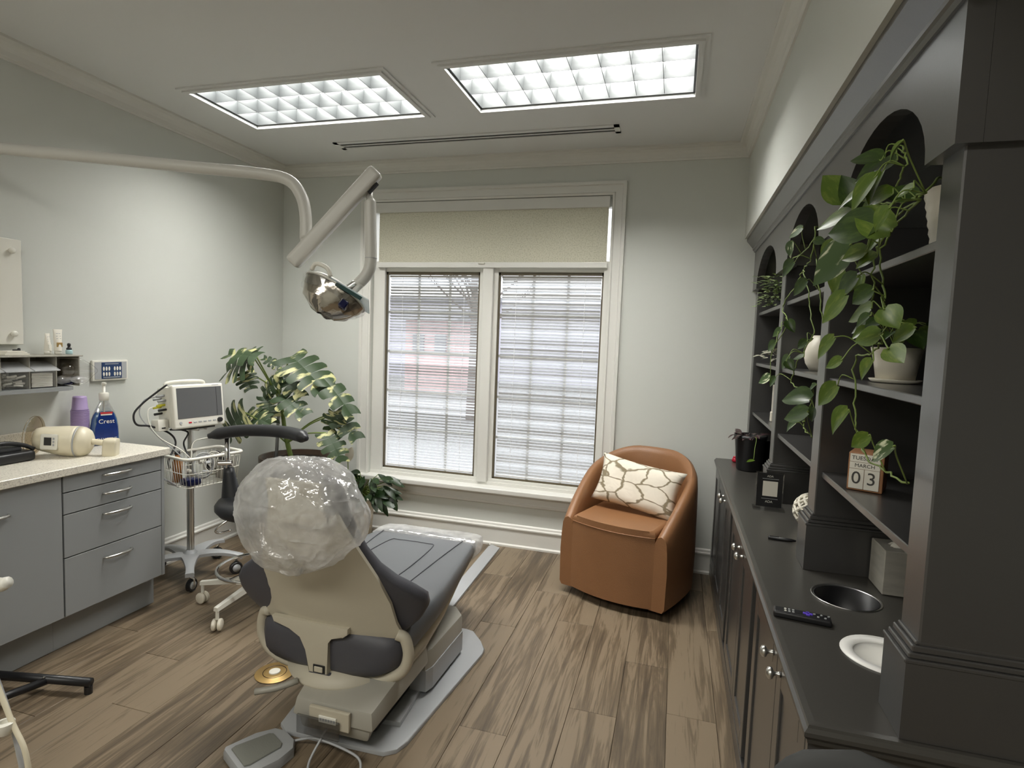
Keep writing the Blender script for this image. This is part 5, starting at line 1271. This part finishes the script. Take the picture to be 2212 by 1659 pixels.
obj('torso_bar', tb([(-2.243, 2.36, .872), (-2.17, 2.385, .892), (-2.06, 2.40, .910), (-1.93, 2.40, .920), (-1.80, 2.38, .924), (-1.70, 2.345, .922), (-1.645, 2.32, .916)], lambda q: .030*min(1, (max(.02, min(q, 1-q))*9)**.5), 16, 6), M_blackv, t, True)

# ================================================================ OVERHEAD LAMP
t = thing('dental_lamp', 'overhead dental lamp with cream jointed arm and plastic-wrapped head', 'lamp', (-1.39, 1.93, 1.70))
obj('ceiling_arm', tb([(-2.82, 1.55, 2.085), (-2.52, 1.634, 2.066), (-2.18, 1.728, 2.046), (-1.84, 1.823, 2.024), (-1.56, 1.905, 2.008), (-1.455, 1.928, 1.985), (-1.405, 1.936, 1.925), (-1.385, 1.934, 1.85), (-1.382, 1.932, 1.765)], .0222, 18, 6), M_lamp, t, True)
obj('wall_mount', rod(new(), (XL+.001, 1.54, 2.088), (-2.80, 1.556, 2.085), .05, 20), M_lamp, t, 'auto')
obj('swivel_cap', lt([(0, 0), (.012, .002), (.0185, .03), (.0205, .045), (0, .045)], (-1.382, 1.932, 1.72), 18), M_lamp, t, 'auto')
A = Vector((-1.405, 1.905, 1.685)); B = Vector((-1.135, 1.985, 2.005)); F = frame(A, B-A, (.28, -.96, 0)); L_ = (B-A).length
b = new(); box(b, -.022, L_+.028, -.029, .029, -.024, .024, .018, 4); obj('spring_arm', xform(b, F), M_lamp, t, 'auto')
b = new(); box(b, L_-.055, L_-.005, -.037, -.030, -.010, .010); obj('joint_gap', xform(b, F), M_dark, t)
obj('down_neck', rod(new(), (-1.153, 2.0, 1.90), (-1.155, 2.0, 1.96), .013, 12), M_lamp, t, True)
obj('down_tube', tb([(-1.152, 2.0, 1.918), (-1.150, 2.0, 1.905), (-1.145, 1.998, 1.80), (-1.140, 1.996, 1.70), (-1.146, 1.992, 1.655), (-1.166, 1.985, 1.622), (-1.186, 1.978, 1.602)], lambda q: .0225 if q > .05 else .016, 16, 5), M_lamp, t, True)
obj('tube_joint_line', rod(new(), (-1.1395, 1.996, 1.704), (-1.1395, 1.996, 1.7015), .0231, 16), M_greyp, t)
obj('head_yoke', tb([(-1.18, 1.975, 1.612), (-1.215, 1.965, 1.585), (-1.24, 1.96, 1.572)], .015, 12, 3), M_chrome, t, True)
obj('head_yoke', tb([(-1.16, 1.965, 1.600), (-1.185, 1.955, 1.572), (-1.20, 1.95, 1.556)], .011, 12, 3), M_lamp, t, True)
# head: shallow reflector bowl, long axis across the view
HC = Vector((-1.262, 1.945, 1.562)); FH = frame(HC, (.88, .24, -.50), (.28, .52, .80)) @ Matrix.Scale(1.06, 4)
rows = []
def ell(rx, ry, z, n=32): return [FH @ Vector((rx*math.cos(2*PI*k/n), ry*math.sin(2*PI*k/n), z)) for k in range(n)]
b = grid_surface([ell(.010, .008, -.090), ell(.055, .038, -.082), ell(.092, .062, -.056), ell(.114, .078, -.014), ell(.118, .082, .004)], False, True)
for v in b.verts:
    l = FH.inverted() @ v.co; v.co += (FH.to_3x3() @ Vector((0, 0, 1)))*(.006*math.sin(l.x*95)*math.cos(l.y*80))
obj('reflector_bowl', b, mat('facetted_mirror', rgb(172, 166, 156), .14, .95, bump=.5, bscale=22), t, 'auto', angle=math.radians(25))
obj('rim', tube(new(), ell(.119, .083, .006), .004, 8, 1, True), M_white, t, True)
obj('back_cover', closed_rows([ell(.116, .080, .010), ell(.100, .068, .026), ell(.05, .034, .038)]), M_lamp, t, True)
b = new(); box(b, -.02, .135, -.084, .03, .012, .016, .001, 1); obj('barrier_film_strip', xform(b, FH), M_film, t)
b = new(); box(b, .01, .112, -.088, -.0845, -.004, .010, .001, 1); obj('teal_edge', xform(b, FH), M_teal, t)
b = new(); box(b, .058, .086, -.088, -.060, -.060, -.030, .004, 1); obj('navy_sensor', xform(b, FH), M_navy, t, 'auto')
b = grid_surface([ell(.126, .090, .014), ell(.128, .092, -.004), ell(.112, .080, -.034)], False, True)
for v in b.verts: v.co += Vector((noise.noise(v.co*30), noise.noise(v.co*31+Vector((3, 1, 2))), noise.noise(v.co*29)))*.008
obj('plastic_wrap', b, M_acryl, t, False)
obj('wing_handle', tb([FH @ Vector(p) for p in ((-.095, -.06, .012), (-.085, -.085, .030), (-.045, -.092, .034), (-.02, -.08, .018))], .008, 8, 5), M_white, t, True)

# ================================================================ DENTAL CHAIR
CXX = -1.15
t = thing('dental_chair', 'slate blue reclined dental chair with beige back shell', 'dental chair', (CXX, 2.1, 0))
CH = t
# floor plate
poly = [(-1.245, 1.655), (-1.288, 1.685), (-1.40, 2.36), (-1.385, 2.45), (-1.30, 2.53), (-.90, 2.545), (-.86, 2.535), (-.795, 2.456), (-.758, 2.40), (-.757, 2.36), (-.818, 1.745), (-.835, 1.695), (-.872, 1.668)]
obj('floor_plate', pr(poly, .001, .016, bev=.005), M_greyp, t, 'auto')
poly = [(-1.20, 1.78), (-1.27, 2.40), (-.93, 2.44), (-.875, 1.80)]
obj('plate_step', pr(poly, .0165, .034, bev=.008), M_greyp, t, 'auto')
obj('dark_bellows', bx(-1.20, -.93, 1.72, 2.1, .0345, .11, .01, 2), M_dark, t)
# front housing
poly = [(-1.34, 1.98), (-.868, 1.99), (-.855, 2.03), (-.845, 2.33), (-.90, 2.40), (-1.34, 2.42)]
obj('front_housing', pr(poly, .035, .195, bev=.014), M_beige2, t, 'auto')
obj('housing_skirt', pr([(x*1.0+(.004 if x > -1 else -.004), y) for x, y in poly], .0345, .120), M_greyp, t)
# rear lift arm: sloping box from the housing to the near end
def wedge(pts_lo, pts_hi): 
    bm = new(); lo = [bm.verts.new(p) for p in pts_lo]; hi = [bm.verts.new(p) for p in pts_hi]; n = len(lo)
    bm.faces.new(lo[::-1]); f = bm.faces.new(hi)
    for i in range(n): bm.faces.new((lo[i], lo[(i+1) % n], hi[(i+1) % n], hi[i]))
    bmesh.ops.recalc_face_normals(bm, faces=bm.faces)
    bmesh.ops.bevel(bm, geom=list(bm.edges), offset=.012, segments=2, affect='EDGES', profile=.6); return bm
obj('lift_arm_cover', wedge([(-1.18, 1.60, .125), (-.875, 1.60, .125), (-.85, 1.985, .16), (-1.25, 1.985, .16)], [(-1.17, 1.61, .185), (-.885, 1.61, .185), (-.862, 1.985, .245), (-1.24, 1.985, .245)]), M_beige2, t, 'auto')
obj('lower_cover', wedge([(-1.16, 1.625, .070), (-.905, 1.625, .070), (-.96, 1.90, .075), (-1.20, 1.90, .075)], [(-1.165, 1.615, .122), (-.890, 1.615, .122), (-.93, 1.92, .150), (-1.21, 1.92, .150)]), M_beige2, t, 'auto')
obj('rear_panel', bx(-1.105, -.955, 1.588, 1.602, .115, .180, .004), M_beige, t)
obj('name_plate', bx(-1.065, -1.000, 1.583, 1.5879, .135, .158, .001, 1), M_white, t)
for k in range(6): obj('print_line', bx(-1.060+.010*k, -1.053+.010*k, 1.5822, 1.5829, .142, .151), M_greyp, t)
obj('smoked_cover', bx(-1.145, -.985, 1.575, 1.585, .085, .150, .003, 1), M_grey_clear, t)
# seat under-shell
def loft(sections): return closed_rows(sections)
def rsec(cx_, hw, y, zb, zt, n=24, p=.5, tilt=0):
    out = []
    for k in range(n):
        a = 2*PI*k/n; c, s = math.cos(a), math.sin(a)
        x = cx_+hw*math.copysign(abs(c)**p, c); z = (zb+zt)/2+(zt-zb)/2*math.copysign(abs(s)**p, s)
        out.append(Vector((x, y+tilt*(z-(zb+zt)/2), z)))
    return out
obj('seat_shell', loft([rsec(CXX, .12, 1.76, .205, .235), rsec(CXX, .22, 1.775, .20, .24), rsec(CXX, .285, 1.80, .20, .26), rsec(CXX, .30, 1.95, .20, .325), rsec(CXX-.005, .30, 2.15, .245, .345), rsec(CXX-.015, .27, 2.45, .29, .355), rsec(CXX-.02, .24, 2.66, .31, .36), rsec(CXX-.02, .20, 2.74, .325, .355)]), M_beige, t, True)
seat = obj('seat_cushion', loft([rsec(CXX, .17, 1.735, .225, .345, p=.7), rsec(CXX, .245, 1.75, .215, .37, p=.6), rsec(CXX, .28, 1.80, .225, .40, p=.5), rsec(CXX, .30, 1.87, .25, .42, p=.45), rsec(CXX, .325, 1.98, .30, .435, p=.4), rsec(CXX, .32, 2.10, .315, .435, p=.35), rsec(CXX-.008, .305, 2.3, .330, .430, p=.3), rsec(CXX-.015, .285, 2.5, .34, .425, p=.3), rsec(CXX-.02, .265, 2.66, .345, .415, p=.3), rsec(CXX-.02, .23, 2.715, .35, .405, p=.4), rsec(CXX-.02, .19, 2.735, .36, .395, p=.5)]), M_uph, t, True)
obj('seat_rear_pad', loft([rsec(CXX, .16, 1.728, .225, .34, p=.7), rsec(CXX, .248, 1.738, .21, .365, p=.6), rsec(CXX, .285, 1.775, .22, .385, p=.5), rsec(CXX, .29, 1.80, .24, .38, p=.5)]), M_uphd, t, True)
def seam(pts, parent=t, m=None): obj('seam', tb(pts, .0022, 6, 6), m or M_uphd, parent, True)
seam([(-.972, 2.05, .4365), (-.965, 2.3, .432), (-.955, 2.60, .422), (-.95, 2.71, .408)]); seam([(-1.335, 2.05, .4365), (-1.35, 2.3, .432), (-1.385, 2.60, .422), (-1.39, 2.71, .408)])
seam([(-1.05, 2.0, .4365), (-1.04, 2.2, .4345), (-1.055, 2.47, .427), (-1.10, 2.50, .426), (-1.24, 2.50, .426), (-1.285, 2.47, .427), (-1.30, 2.2, .4345)])
# footrest plastic sleeve
b = loft([rsec(CXX-.02, .278, 2.60, .335, .424, p=.3), rsec(CXX-.02, .280, 2.68, .333, .422, p=.28), rsec(CXX-.02, .272, 2.745, .335, .414, p=.3), rsec(CXX-.02, .235, 2.775, .345, .405, p=.4)])
for v in b.verts: v.co += Vector((noise.noise(v.co*18), noise.noise(v.co*19), noise.noise(v.co*21)))*.007
obj('foot_cover', b, M_bag, t, True, label='clear crinkled plastic sleeve over the foot end')
# backrest
def bsec(cz, hw, th, p=.5, off=0, n=28):
    # position along the recline line
    s = (cz-.36)/.62; y = 1.745-.20*s+off
    ny, nz = .95, .31
    out = []
    for k in range(n):
        a = 2*PI*k/n; c, q = math.cos(a), math.sin(a)
        x = CXX+hw*math.copysign(abs(c)**p, c); d = th*math.copysign(abs(q)**p, q)
        out.append(Vector((x, y+ny*d, cz+nz*d)))
    return out
def bent(sections, curve):
    # push the outer edges forwards (towards +y) so that the pad cups the sitter
    out = []
    for sec, cv in zip(sections, curve):
        out.append([Vector((p.x if p.x > CXX else CXX+(p.x-CXX)*1.10, p.y+cv*(1 if p.x > CXX else .3)*min(1, abs(p.x-CXX)/.36)**2, p.z)) for p in sec])
    return out
bs = [bsec(.35, .22, .030), bsec(.375, .285, .038), bsec(.42, .332, .044), bsec(.46, .352, .048), bsec(.50, .352, .048), bsec(.54, .325, .044), bsec(.58, .275, .040), bsec(.63, .225, .038), bsec(.69, .185, .036), bsec(.76, .160, .034), bsec(.82, .145, .032), bsec(.90, .135, .030), bsec(.94, .11, .020)]
bs = [[p+Vector((0, .055, 0)) for p in s_] for s_ in bs]
bs = bent(bs, [.02, .05, .075, .085, .08, .06, .04, .02, .01, 0, 0, 0, 0])
obj('back_cushion', closed_rows(bs), M_uphd, t, True)
# beige shell
def shell_sec(z, hw, off=0, n=20, th=.012):
    s = (z-.36)/.62; y = 1.745-.20*s
    O = [Vector((CXX+hw*(-1+2*k/n), y+.045*abs(-1+2*k/n)**2.2*(hw/.29), z)) for k in range(n+1)]
    return O+[p+Vector((0, th, .003)) for p in O[::-1]]
ss = [shell_sec(.352, .280), shell_sec(.362, .287), shell_sec(.385, .284), shell_sec(.42, .272), shell_sec(.50, .262), shell_sec(.60, .228), shell_sec(.70, .182), shell_sec(.78, .148), shell_sec(.86, .12)]
obj('back_shell', closed_rows([[p+Vector((0, -.012, 0)) for p in s_] for s_ in ss]), M_beige, t, 'auto')
# tongue and side brackets
b = new(); tongue = [(-.19, .368), (-.125, .360), (-.078, .335), (-.054, .290), (-.042, .205), (.034, .205), (.030, .330), (.045, .350), (.09, .356), (.11, .372), (.11, .392), (-.20, .392)]
mt = Matrix.Translation((CXX, 1.720, 0)) @ Matrix(((1, 0, 0, 0), (0, 0, -1, 0), (0, 1, 0, 0), (0, 0, 0, 1)))
obj('shell_tongue', prism(new(), tongue, -.012, .010, mt, .004), M_beige, t, 'auto')
obj('tongue_slot', bx(CXX-.024, CXX+.024, 1.7065, 1.7105, .215, .245, .002, 1), M_dark, t)
obj('tongue_clip', bx(CXX-.017, CXX+.017, 1.702, 1.707, .220, .240, .002, 1), M_beige, t)
for sg in (-.93, 1):
    obj('side_bracket', tb([(CXX+sg*.272, 1.765, .378), (CXX+sg*.300, 1.772, .362), (CXX+sg*.312, 1.775, .30), (CXX+sg*.288, 1.775, .24), (CXX+sg*.22, 1.77, .205), (CXX+sg*.10, 1.77, .19)], .020, 12, 6), M_beige, t, True)
    if 0: obj('arm_link', wedge([(CXX+sg*.295, 1.80, .33), (CXX+sg*.335, 1.80, .33), (CXX+sg*.345, 2.06, .375), (CXX+sg*.325, 2.06, .375)], [(CXX+sg*.295, 1.82, .40), (CXX+sg*.335, 1.82, .40), (CXX+sg*.345, 2.05, .44), (CXX+sg*.325, 2.05, .44)]), M_beige2, t, 'auto')
obj('pivot_collar', lt([(.0, .165), (.16, .165), (.20, .185), (.21, .205), (.10, .22), (0, .22)], (CXX+.02, 1.86, 0), 32), M_beige, t, True)
obj('release_lever', tb([(-1.20, 1.66, .205), (-1.25, 1.615, .195), (-1.315, 1.585, .185)], .011, 8, 3), M_beige2, t, True)
obj('pivot_block', bx(CXX-.045, CXX+.05, 1.705, 1.76, .19, .215, .01, 2), M_uphd, t)
# headrest
hb = sp((0, 0, 0), .1, 24, 16, (1.30, .50, .95))
hb2 = xform(hb, Matrix.Translation((-1.13, 1.60, .885)) @ Matrix.Rotation(math.radians(12), 4, 'X')); obj('headrest', hb2, M_uphd, t, True)
obj('headrest_plate', xform(bx(-.10, .10, -.008, .008, -.075, .075, .006, 2), Matrix.Translation((-1.13, 1.545, .875)) @ Matrix.Rotation(math.radians(12), 4, 'X')), M_beige, t, 'auto')
# bag
n_u, n_v = 190, 110
rows = []
BCn = Vector((-1.122, 1.562, .835))
rf = random.Random(12); FAC = []
for q in range(46):
    u_ = rf.uniform(-1, 1); a_ = rf.uniform(0, 2*PI); s_ = math.sqrt(1-u_*u_); FAC.append((Vector((s_*math.cos(a_), s_*math.sin(a_), u_)), rf.uniform(.88, 1.03)))
FD = [(.35, -.75, .55), (-.45, -.8, .35), (.0, -.9, .2), (.75, -.5, .1), (-.8, -.5, .1), (.2, -.6, .8), (-.3, -.4, .9), (.6, -.7, -.2)]
for i in range(n_v+1):
    ph = -PI/2+PI*i/n_v
    row = []
    for j in range(n_u):
        th = 2*PI*j/n_u
        d = Vector((math.cos(ph)*math.cos(th), math.cos(ph)*math.sin(th), math.sin(ph)))
        q = Vector((d.x*.226, d.y*.140, d.z*.190))
        low = max(0, -d.z-.2)
        q.z += -.050*low*math.cos((th-2.6))*max(0, math.cos(ph))**.6-.015*low*math.sin(th*7)*.8
        q.x *= 1+.05*max(0, d.z)*0-.04*low
        k = 1.0+.06*noise.noise(d*1.7+Vector((4, 1, 7)))
        kk = min(h_/max(.05, d.dot(n_)) for n_, h_ in FAC)
        k *= .12+.88*min(1.08, kk)+.03
        k += .030*(.2-abs(noise.noise(d*2.6+Vector((3, 2, 1)))))
        k += .010*math.sin(th*19+4*math.sin(ph*3))*max(0, .2+low*1.4)*math.cos(ph)
        k = min(k, 1.02)
        F_ = noise.voronoi(d*2.9+.35*noise.noise_vector(d*2.4)+Vector((2, 5, 1)))[0]; e_ = F_[1]-F_[0]
        G_ = noise.voronoi(d*6.5+.3*noise.noise_vector(d*3)+Vector((7, 1, 3)))[0]; g_ = G_[1]-G_[0]
        k += .020*max(0, 1-e_/.22)**1.3+.014*F_[0]-.014 + .007*max(0, 1-g_/.22)*max(0, .2+d.z)
        row.append(BCn+q*k*1.0)
    rows.append(row)
b = grid_surface(rows, False, True)
bmesh.ops.remove_doubles(b, verts=b.verts, dist=.0004)
o = obj('headrest_bag', b, M_bag, None, 'auto', angle=math.radians(22))
tag(o, 'crinkled clear plastic bag covering the dental chair headrest', 'plastic bag')
# foot control and cord
FM = Matrix.Translation((-1.247, 1.535, 0)) @ Matrix.Rotation(math.radians(-28), 4, 'Z')
t = thing('foot_pedal', 'grey foot control pedal on the floor behind the dental chair', 'pedal', (-1.247, 1.535, 0))
poly = [(-.085, -.10), (.075, -.10), (.095, -.085), (.098, .02), (.075, .085), (.035, .108), (-.035, .108), (-.075, .085), (-.098, .02), (-.098, -.09)]
obj('housing', xform(pr([(x*.92, y*.92) for x, y in poly], .001, .036, bev=.014), FM), M_greyp, t, 'auto')
obj('pedal_plate', xform(pr([(-.055, -.075), (.05, -.075), (.056, -.06), (.045, .045), (.03, .055), (-.035, .055), (-.045, .045), (-.06, -.06)], .0365, .042, bev=.002), FM), mat('rubber_grey', rgb(126, 127, 120), .8, bump=.3, bscale=300), t, 'auto')
tag(obj('pedal_cord', tb([tuple(FM @ Vector((.02, .098, .02))), (-1.15, 1.62, .03), (-1.08, 1.60, .062), (-.96, 1.585, .060), (-.905, 1.575, .045), (-.90, 1.55, .012), (-.95, 1.505, .006), (-1.03, 1.50, .006), (-1.07, 1.54, .02), (-1.06, 1.60, .075), (-1.05, 1.615, .10)], .0042, 8, 7), M_greyp, None, True), 'grey cord looping from the foot pedal to the chair base', 'cord')
# drain / floor outlet
t = thing('floor_plate', 'round brass floor plate with white centre beside the chair', 'floor plate', (-1.525, 1.955, 0))
obj('disc', lt([(0, .001), (.076, .001), (.078, .003), (.074, .005), (.050, .0045), (.048, .006), (.030, .0065), (0, .0065)], (-1.525, 1.955, 0), 40), M_gold, t, 'auto')
obj('ring', tb([(-1.525+.046*math.cos(a), 1.955+.046*math.sin(a), .006) for a in [2*PI*k/30 for k in range(30)]], .0016, 6, 1, True), M_brown, t, True)
obj('centre_cap', lt([(0, .0065), (.023, .0066), (.022, .010), (0, .0105)], (-1.525, 1.955, 0), 24), M_paper, t, 'auto')
# floor duct strip
t = thing('floor_duct', 'long grey floor duct running from the chair to the window wall', 'duct', (-1.11, 3.2, 0))
obj('cover', pr([(-1.125, 2.56), (-1.045, 2.56), (-1.075, 3.66), (-1.145, 3.70), (-1.155, 3.66)], .0005, .012, bev=.003), M_greyp, t, 'auto')
obj('end_screw', sp((-1.16, 3.705, .006), .006, 8, 6), M_steel, t)

# ================================================================ LEFT EDGE ITEMS
t = thing('black_floor_stand', 'black tubular T-shaped floor stand at the left edge', 'stand', (-2.30, 1.55, 0))
obj('cross_bar', rod(new(), (-2.60, 1.50, .045), (-2.085, 1.612, .045), .0165, 14), M_blackp, t, True)
for p in ((-2.095, 1.61), (-2.58, 1.505)): obj('foot_pad', lt([(0, .0005), (.014, .0008), (.014, .03), (0, .03)], (*p, 0), 12), M_blackp, t)
obj('leg_bar', rod(new(), (-2.25, 1.577, .042), (-2.36, 1.25, .042), .0145, 14), M_blackp, t, True)
obj('foot_pad', lt([(0, .0005), (.014, .0008), (.014, .03), (0, .03)], (-2.352, 1.27, 0), 12), M_blackp, t)
obj('bolt', lt([(0, 0), (.005, 0), (.004, .003), (0, .003)], (-2.255, 1.562, .059), 10), M_steel, t)
obj('upright', rod(new(), (-2.35, 1.28, .05), (-2.35, 1.28, .75), .0145, 14), M_blackp, t, True)
t = thing('delivery_unit', 'cream dental delivery arm with hanging tubing at the left edge', 'delivery unit', (-1.98, 1.2, 0))
obj('post', lt([(0, .001), (.10, .001), (.10, .02), (.03, .03), (.03, .62), (0, .62)], (-2.03, 1.12, 0), 20), M_offwhite, t, 'auto')
obj('tubing', tb([(-1.985, 1.2, .42), (-1.90, 1.2, .26), (-1.86, 1.2, .19), (-1.82, 1.2, .13), (-1.805, 1.2, .05), (-1.83, 1.2, .018), (-1.90, 1.2, .018)], .0075, 10, 6), M_offwhite, t, True)
obj('tubing', tb([(-1.985, 1.22, .36), (-1.925, 1.22, .24), (-1.895, 1.22, .16), (-1.875, 1.22, .09), (-1.868, 1.22, .03), (-1.90, 1.2, .018)], .007, 10, 6), M_greyp, t, True)
obj('tube_holder', lt([(0, -.028), (.018, -.024), (.026, -.006), (.026, .010), (.020, .013), (.013, .013), (.012, 0), (0, 0)], (-1.885, 1.19, .195), 20), M_white, t, 'auto')
obj('handpiece', tb([(-2.05, 1.18, .62), (-1.95, 1.19, .63), (-1.90, 1.195, .628), (-1.868, 1.20, .640)], lambda q: .016+.006*math.sin(q*3), 12, 5), M_white, t, True)
obj('holder_arm', tb([(-2.03, 1.14, .60), (-1.96, 1.18, .59), (-1.915, 1.19, .57), (-1.93, 1.19, .53)], .012, 10, 5), M_white, t, True)

# ================================================================ BLACK CHAIR (bottom right)
t = thing('task_chair', 'black rounded chair back near the camera beside the counter', 'chair', (.24, .66, 0))
rows = []
for i in range(15):
    u = i/14; z = .60+.262*u; hw = .112*(1-(2*abs(u-.5))**2.6)**.5+.004
    rows.append([Vector((.272+hw*math.copysign(abs(math.cos(a))**.8, math.cos(a)), .90-.03*u+.026*(1-(2*abs(u-.5))**4)*math.sin(a)+.0, z)) for a in [2*PI*k/20 for k in range(20)]])
obj('backrest', closed_rows(rows), mat('grey_black_fabric', rgb(62, 63, 63), .7), t, True)
obj('back_bar', tb([(.24, .66, .43), (.24, .84, .44), (.26, .915, .52), (.27, .91, .66)], .014, 10, 5), M_blackp, t, True)
obj('seat', lt([(0, .44), (.17, .44), (.205, .455), (.21, .475), (.19, .495), (0, .50)], (.24, .62, 0), 32), M_blackv, t, True)
obj('gas_post', lt([(0, .08), (.025, .08), (.025, .3), (.015, .3), (.015, .44), (0, .44)], (.24, .62, 0), 16), M_chrome, t, 'auto')
for k in range(5):
    a = 2*PI*k/5+.3; d = Vector((math.cos(a), math.sin(a), 0)); c = Vector((.24, .62, 0))
    lg = obj('leg', tb([c+Vector((0, 0, .10)), c+d*.24+Vector((0, 0, .07))], lambda q: .02-.007*q, 8, 1), M_blackp, t, True)
    obj('caster_wheel', sp(tuple(c+d*.24+Vector((0, 0, .0285))), .028, 14, 10), M_blackp, lg, True)
for o in list(bpy.data.objects):
    if o.type == 'MESH' and o.name.split('.')[0] in ('leaf', 'spathe') and not o.data.get('thick'): o.data['thick'] = 1
